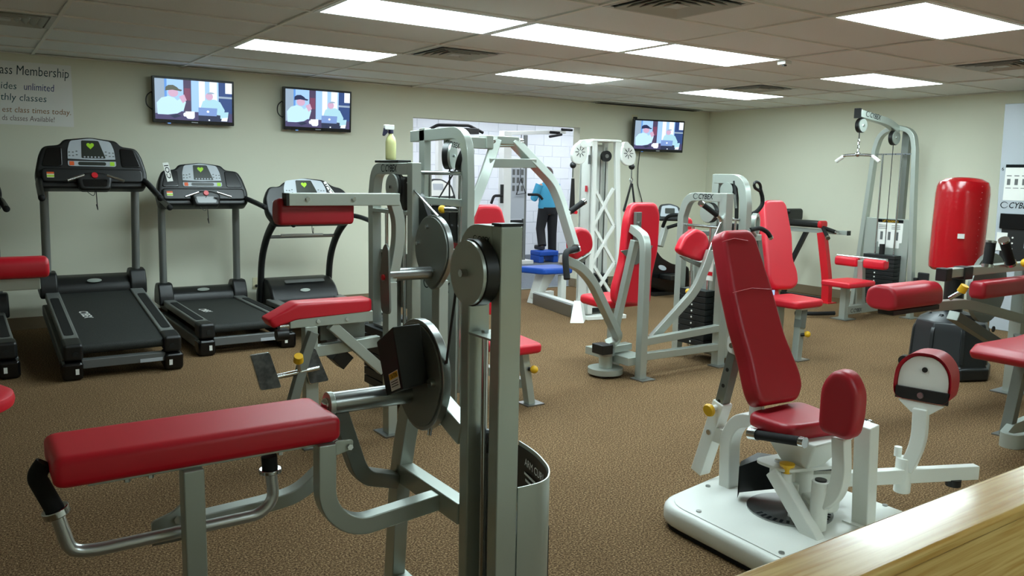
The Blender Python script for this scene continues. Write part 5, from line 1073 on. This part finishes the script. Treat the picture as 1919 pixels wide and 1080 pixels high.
    # hub, arms and thigh pads
    part('hub_column', G().cyl((2.77,1.95,.11),(2.77,1.95,.30),.045), 'white', t); part('hub_drum', G().cyl((2.72,2.0,.24),(2.72,2.0,.31),.055), 'white', t, bevel=.005)
    part('hub_plate', G().prism(rpoly([(2.62,2.08),(2.62,1.92),(2.86,1.84),(3.02,1.90),(2.98,1.99),(2.80,2.06)],.05), (0,0,.31), (1,0,0), (0,1,0), .014), 'white', t, bevel=.003)
    part('bolt', G().cyl((2.68,2.0,.324),(2.68,2.0,.332),.014,n=8), 'chrome', t)
    part('cable_wheel', G().cyl((2.80,1.88,.15),(2.80,1.88,.21),.075), 'white', t, bevel=.01)
    part('belt_guard', G().add([(2.64,2.16,.12),(2.64,2.16,.26),(2.72,2.12,.29),(2.98,1.98,.25),(3.06,1.90,.20),(2.70,2.20,.12),(2.70,2.20,.26),(2.78,2.18,.29),(3.02,2.06,.25),(3.10,1.97,.20)], [(0,1,6,5),(1,2,7,6),(2,3,8,7),(3,4,9,8),(0,5,9,4,3,2,1)]), 'black', t)
    lk = part('link_arm', G().rt([(2.64,1.985,.30),(2.625,1.76,.085)], (1,0,0), .05, .06), 'white', t, bevel=.005)
    kn = part('knob', G().lathe([(.012,0),(.014,.03),(.028,.034),(.03,.045),(.0,.052)], (2.645,1.93,.30)), 'yellow', lk); part('knob_sleeve', G().cyl((2.645,1.93,.22),(2.645,1.93,.305),.02), 'white', lk)
    part('link_pin', G().cyl((2.70,1.93,.11),(2.70,1.93,.25),.018), 'white', lk)
    py = part('pivot_cylinder', G().cyl((2.68,1.80,.115),(2.68,1.80,.31),.033), 'white', t, bevel=.004); part('cylinder_cap', G().cyl((2.68,1.80,.31),(2.68,1.80,.316),.022), 'black', py)
    part('pivot_link', G().rt([(2.68,1.80,.17),(2.77,1.92,.17)], (0,0,1), .05, .05), 'white', t, bevel=.004)
    part('pad_arm', G().rt([(2.685,1.79,.22),(2.70,1.745,.27),(2.69,1.72,.36),(2.69,1.735,.50)], (1,0,0), .05, .055, [.05,.08]), 'white', t, bevel=.005)
    p1 = [(-.075,-.12),(.06,-.13),(.075,-.05),(.075,.06),(.03,.125),(-.03,.125),(-.075,.06)]
    part('thigh_pad', G().pad(rpoly(p1,.04), (2.705,1.725,.64), (.10,-1,0), (0,0,1), .085, .022), 'red_shaded', t)
    part('pad_support_leg', G().rt([(2.835,1.725,.53),(2.90,1.745,.10)], (0,1,0), .07, .06), 'white', t, bevel=.005)
    part('leg_foot', G().box((2.84,1.69,.106),(2.98,1.80,.114)), 'white', t)
    # far pad on its swing bar
    U = V((.25,-.97,0)).normalized()
    pp = [(-.105,-.075),(.10,-.075),(.11,.0),(.10,.07),(.05,.125),(-.045,.125),(-.10,.07),(-.11,.0)]
    part('thigh_pad', G().pad(rpoly(pp,.04), V((3.215,1.725,.645)), U, (0,0,1), -.085, .022), 'red_shaded', t)
    pl = part('pad_plate', G().prism(rpoly([(a*.88,b*.9-.004) for a,b in pp]+[],.03), V((3.213,1.725,.645)), U, (0,0,1), .006), 'white', t, bevel=.001)
    part('plate_bolt', G().cyl(V((3.203,1.718,.70)), V((3.207,1.72,.70)), .011, n=10), 'black', pl)
    sb = part('pad_slide', G().prism([(-.10,-.075),(.10,-.075),(.10,-.025),(-.10,-.025)], V((3.207,1.722,.645)), U, (0,0,1), .012), 'black', t, bevel=.001); part('bolt', G().cyl((3.187,1.72,.595),(3.195,1.72,.595),.013,n=10), 'steel', sb)
    part('pad_neck', G().prism(rpoly([(-.09,-.08),(.09,-.08),(.03,-.13),(-.03,-.13)],.01), V((3.21,1.723,.645)), U, (0,0,1), .012), 'white', t, bevel=.002)
    part('pad_arm', G().rt([(3.205,1.72,.54),(3.205,1.715,.40),(3.20,1.755,.27)], U.cross(V((0,0,1))), .05, .055, .06), 'white', t, bevel=.005)
    py = part('pivot_cylinder', G().cyl((3.195,1.765,.17),(3.195,1.765,.32),.033), 'white', t, bevel=.004); part('cylinder_pin', G().cyl((3.185,1.79,.32),(3.185,1.79,.36),.015), 'white', py)
    part('swing_bar', G().rt([(2.78,1.94,.245),(3.0,1.84,.245),(3.50,1.62,.245)], (0,0,1), .06, .04), 'white', t, bevel=.004)
    part('bar_stop', G().cyl((3.40,1.66,.19),(3.40,1.66,.22),.03), 'black', t)
    part('rear_link', G().rt([(2.95,1.98,.36),(2.80,2.0,.33)], (0,0,1), .03, .06), 'white', t, bevel=.004)
hip_machine()
# ================================================================ wooden ledge of the half wall
t = thing('wooden_ledge', 'varnished light wood ledge capping the half wall in the foreground', 'ledge', (1.6,.655,0))
part('cap_board', G().box((-.6,.607,.876),(5.2,.712,.90)), 'oak', t, bevel=.007)
part('trim_board', G().box((-.6,.617,.70),(5.2,.635,.876)), 'oak', t, bevel=.004)
part('trim_board', G().box((-.6,.682,.70),(5.2,.70,.876)), 'oak', t, bevel=.004)
part('half_wall', G().box((-.6,.635,0),(5.2,.682,.876)), 'wall', t)

# ================================================================ the white room beyond
Y = 11.0
t = thing('cable_tower', 'white cable tower with black grips in the bright room beyond the opening', 'gym machine', (7.5,11.05,0))
part('column', G().box((7.29,Y,0),(7.44,Y+.15,2.15)), 'white', t, bevel=.005)
pn = part('stack_panel', G().box((7.44,Y+.02,.74),(7.73,Y+.06,1.565)), 'panel_grey', t, bevel=.004)
g = G()
for k in range(3):
    for j in range(3): g.obox((7.50+.085*k,Y+.0195,1.50-.13*j), (1,0,0), (0,0,1), (.05,.09,.001))
o = part('panel_print', g, 'grey_plastic', pn); o['kind'] = 'stuff'
for k in range(7): part('weight_plate', G().box((7.46,Y+.03,.10+.09*k),(7.72,Y+.13,.18+.09*k)), 'plate', t, bevel=.003)
part('guide_pole', G().cyl((7.74,Y+.05,0),(7.74,Y+.05,2.10),.035), 'grey_tube', t); part('base', G().box((7.25,Y-.1,0),(7.85,Y+.25,.06)), 'white', t, bevel=.006)
part('top_arm', G().rt([(7.40,Y+.06,2.12),(8.55,Y+.06,2.19)], (0,1,0), .07, .06), 'white', t, bevel=.005)
for a,b in (((8.20,Y,2.17),(8.38,Y-.02,2.165)),((8.12,Y-.1,2.09),(8.42,Y-.02,2.14)),((8.44,Y,2.225),(8.66,Y,2.225))): part('pull_up_grip', G().cyl(a, b, .022), 'rubber', t)
part('cable', G().cyl((7.60,Y-.03,2.1),(7.60,Y-.03,1.40),.006,n=6), 'black', t)
part('handle_strap', G().tube([(7.60,Y-.04,1.40),(7.52,Y-.04,1.14),(7.70,Y-.04,1.16),(7.60,Y-.04,1.40)], .009), 'black', t)
for x0,s in ((7.27,-1),(7.78,1)):
    part('side_hook', G().tube([(x0,Y,1.12),(x0+s*.18,Y-.03,1.12),(x0+s*.24,Y-.05,1.0)] if s < 0 else [(x0,Y,1.14),(x0+.2,Y-.03,1.14),(x0+.26,Y-.05,1.06)], .022, .05), 'rubber', t)
part('hook_plate', G().box((7.24,Y-.01,1.0),(7.29,Y+.02,1.30)), 'black', t)
t = thing('pull_up_frame', 'white pull-up frame with a wide black bar behind the press machine tower', 'gym machine', (6.45,11.25,0))
part('upright', G().box((6.52,11.2,0),(6.60,11.3,2.12)), 'white', t, bevel=.005); part('upright', G().box((6.20,11.2,0),(6.28,11.3,2.12)), 'white', t, bevel=.005)
part('pull_up_bar', G().tube([(5.98,11.15,2.10),(6.16,11.15,2.19),(6.72,11.15,2.21),(6.98,11.15,2.11)], .024, .04), 'rubber', t)
part('bar_block', G().box((6.62,11.1,2.08),(6.88,11.3,2.17)), 'black', t, bevel=.006); part('base', G().box((6.1,11.0,0),(6.75,11.45,.06)), 'white', t, bevel=.006); part('cross_piece', G().box((6.2,11.22,2.10),(6.9,11.28,2.16)), 'white', t, bevel=.004)
t = thing('cross_trainer', 'machine console with a white display seen through the press machine tower', 'gym machine', (5.82,10.4,0))
part('mast', G().box((5.76,10.5,0),(5.88,10.6,1.12)), 'grey_tube', t, bevel=.01); part('base', G().box((5.55,9.85,0),(6.08,10.8,.16)), 'black', t, bevel=.03)
cs = part('console', G().pad(rpoly([(-.25,-.06),(.26,-.06),(.21,.17),(.05,.26),(-.12,.26),(-.23,.19)],.05), (5.82,10.48,1.115), (1,0,0), (0,.25,1), .06, .02), 'black', t)
W = V((0,.25,1)).normalized(); N = V((1,0,0)).cross(W); O = V((5.82,10.48,1.115))+N*.061
part('console_panel', G().prism(rpoly([(-.21,0),(.21,0),(.17,.15),(.04,.23),(-.1,.23),(-.19,.16)],.03), O, (1,0,0), W, .003), 'paper', cs); part('console_screen', G().prism(rrect(.17,.095,.01,3,-.03,.135), O+N*.003, (1,0,0), W, .002), 'panel_grey', cs)
part('hand_lever', G().tube([(6.14,10.45,.5),(6.16,10.4,1.02),(6.12,10.35,1.23)], .022), 'rubber', t)
part('lever_link', G().rt([(6.14,10.45,.52),(5.82,10.5,.5)], (0,0,1), .05, .05), 'black', t)
t = thing('exercise_step', 'blue plastic step under the foot of the person in the far room', 'step', (8.18,11.1,0))
part('platform', G().pad(rrect(.40,.30,.03,4,8.18,11.05), (0,0,.12), (1,0,0), (0,1,0), .08, .015), 'blue', t)
for x in (8.03,8.33): part('riser', G().box((x-.05,10.92,.004),(x+.05,11.18,.12)), 'blue', t, bevel=.01)
# ---------------------------------------------------------------- the person
def skin(name, vs, es, rad, m, parent, lev=2, root=0):
    me = bpy.data.meshes.new(name); org = ORG[parent]; me.from_pydata([V(v)-org for v in vs], es, [])
    o = link(name, me, parent); ORG[o] = org
    md = o.modifiers.new('skin', 'SKIN'); md.use_smooth_shade = True
    if not me.skin_vertices: me.skin_vertices.new()
    for i,r in enumerate(rad):
        sv = me.skin_vertices[0].data[i]; sv.radius = (r,r) if not isinstance(r,tuple) else r; sv.use_root = (i == root)
    s = o.modifiers.new('sub', 'SUBSURF'); s.levels = lev; s.render_levels = lev
    me.materials.append(M[m]); return o
px, py = 8.36, 11.22
t = thing('person', 'person with their back to us in a light blue top and black trousers', 'person', (px,py,0))
f = .004
hip = (px,py,.90); waist = (px,py,1.0); chest = (px-.01,py+.02,1.18); neckb = (px-.01,py+.02,1.32); head0 = (px-.02,py+.04,1.42); head1 = (px-.02,py+.04,1.52)
ls, rs = (px-.17,py+.02,1.28), (px+.17,py+.02,1.28); le, re_ = (px-.25,py+.08,1.06), (px+.25,py+.06,1.06); lh, rh = (px-.12,py+.26,1.10), (px+.14,py+.26,1.10)
lhp, rhp = (px-.09,py,.86), (px+.09,py,.86); lk, rk = (px-.13,py+.03,.55), (px+.10,py+.0,.48); la, ra = (px-.18,py-.10,.29), (px+.10,py-.02,.09); lt, rt_ = (px-.19,py-.03,.245), (px+.11,py+.10,.045)
vs = [hip,waist,chest,neckb,head0,head1,ls,le,lh,rs,re_,rh,lhp,lk,la,lt,rhp,rk,ra,rt_]
es = [(0,1),(1,2),(2,3),(3,4),(4,5),(2,6),(6,7),(7,8),(2,9),(9,10),(10,11),(0,12),(12,13),(13,14),(14,15),(0,16),(16,17),(17,18),(18,19)]
skin('body', vs, es, [.12,.11,.12,.05,.075,.08,.06,.042,.03,.06,.042,.03,.085,.06,.042,.035,.085,.06,.042,.035], 'skin', t)
g = G(); n = 20; prof = [(.90,.165,.125),(.94,.17,.13),(1.02,.158,.12),(1.12,.168,.12),(1.22,.185,.115),(1.28,.178,.10),(1.315,.13,.08),(1.345,.07,.06)]
g.add([V((px-.01+a*math.cos(2*math.pi*j/n), py+.015+b*math.sin(2*math.pi*j/n), z)) for z,a,b in prof for j in range(n)], [(i*n+j,i*n+(j+1)%n,(i+1)*n+(j+1)%n,(i+1)*n+j) for i in range(len(prof)-1) for j in range(n)])
for sh,el,wr in ((ls,le,(px-.15,py+.22,1.095)),(rs,re_,(px+.17,py+.22,1.095))): g.taper([V(sh)+V((0,0,.02)),(V(sh)+V(el))/2,el,(V(el)+V(wr))/2,wr], [.075,.068,.06,.055,.045])
part('sweater', g, 'sweater', t)
g = G(); prof = [(.80,.13,.12),(.86,.168,.135),(.92,.165,.13)]
g.add([V((px+a*math.cos(2*math.pi*j/n), py+.005+b*math.sin(2*math.pi*j/n), z)) for z,a,b in prof for j in range(n)], [(i*n+j,i*n+(j+1)%n,(i+1)*n+(j+1)%n,(i+1)*n+j) for i in range(len(prof)-1) for j in range(n)]+[tuple(range(n-1,-1,-1))])
for h_,k_,a_ in ((lhp,lk,V((la[0],la[1],.27))),(rhp,rk,V((ra[0],ra[1],.05)))): g.taper([V(h_)+V((0,0,.03)),(V(h_)*.6+V(k_)*.4),k_,(V(k_)+a_)/2,a_], [.098,.092,.078,.074,.072])
part('trousers', g, 'trousers', t)
part('hair', G().ball((px-.02,py+.025,1.49), .112, (.92,1,1.05)).ball((px-.02,py-.01,1.38), .085, (1,.6,1.2)), 'hair', t)
for a,z in ((lt,.205),(rt_,.006)): part('shoe', G().pad(rpoly([(-.045,-.13),(.045,-.13),(.05,.08),(.0,.14),(-.05,.08)],.04), (a[0],a[1],z), (1,0,0), (0,1,0), .07, .02), 'shoe', t)
part('ear', G().ball((px-.12,py+.04,1.46), .025, (.5,1,1.3)), 'skin', t); part('ear', G().ball((px+.08,py+.04,1.46), .025, (.5,1,1.3)), 'skin', t)

bpy.context.view_layer.update()
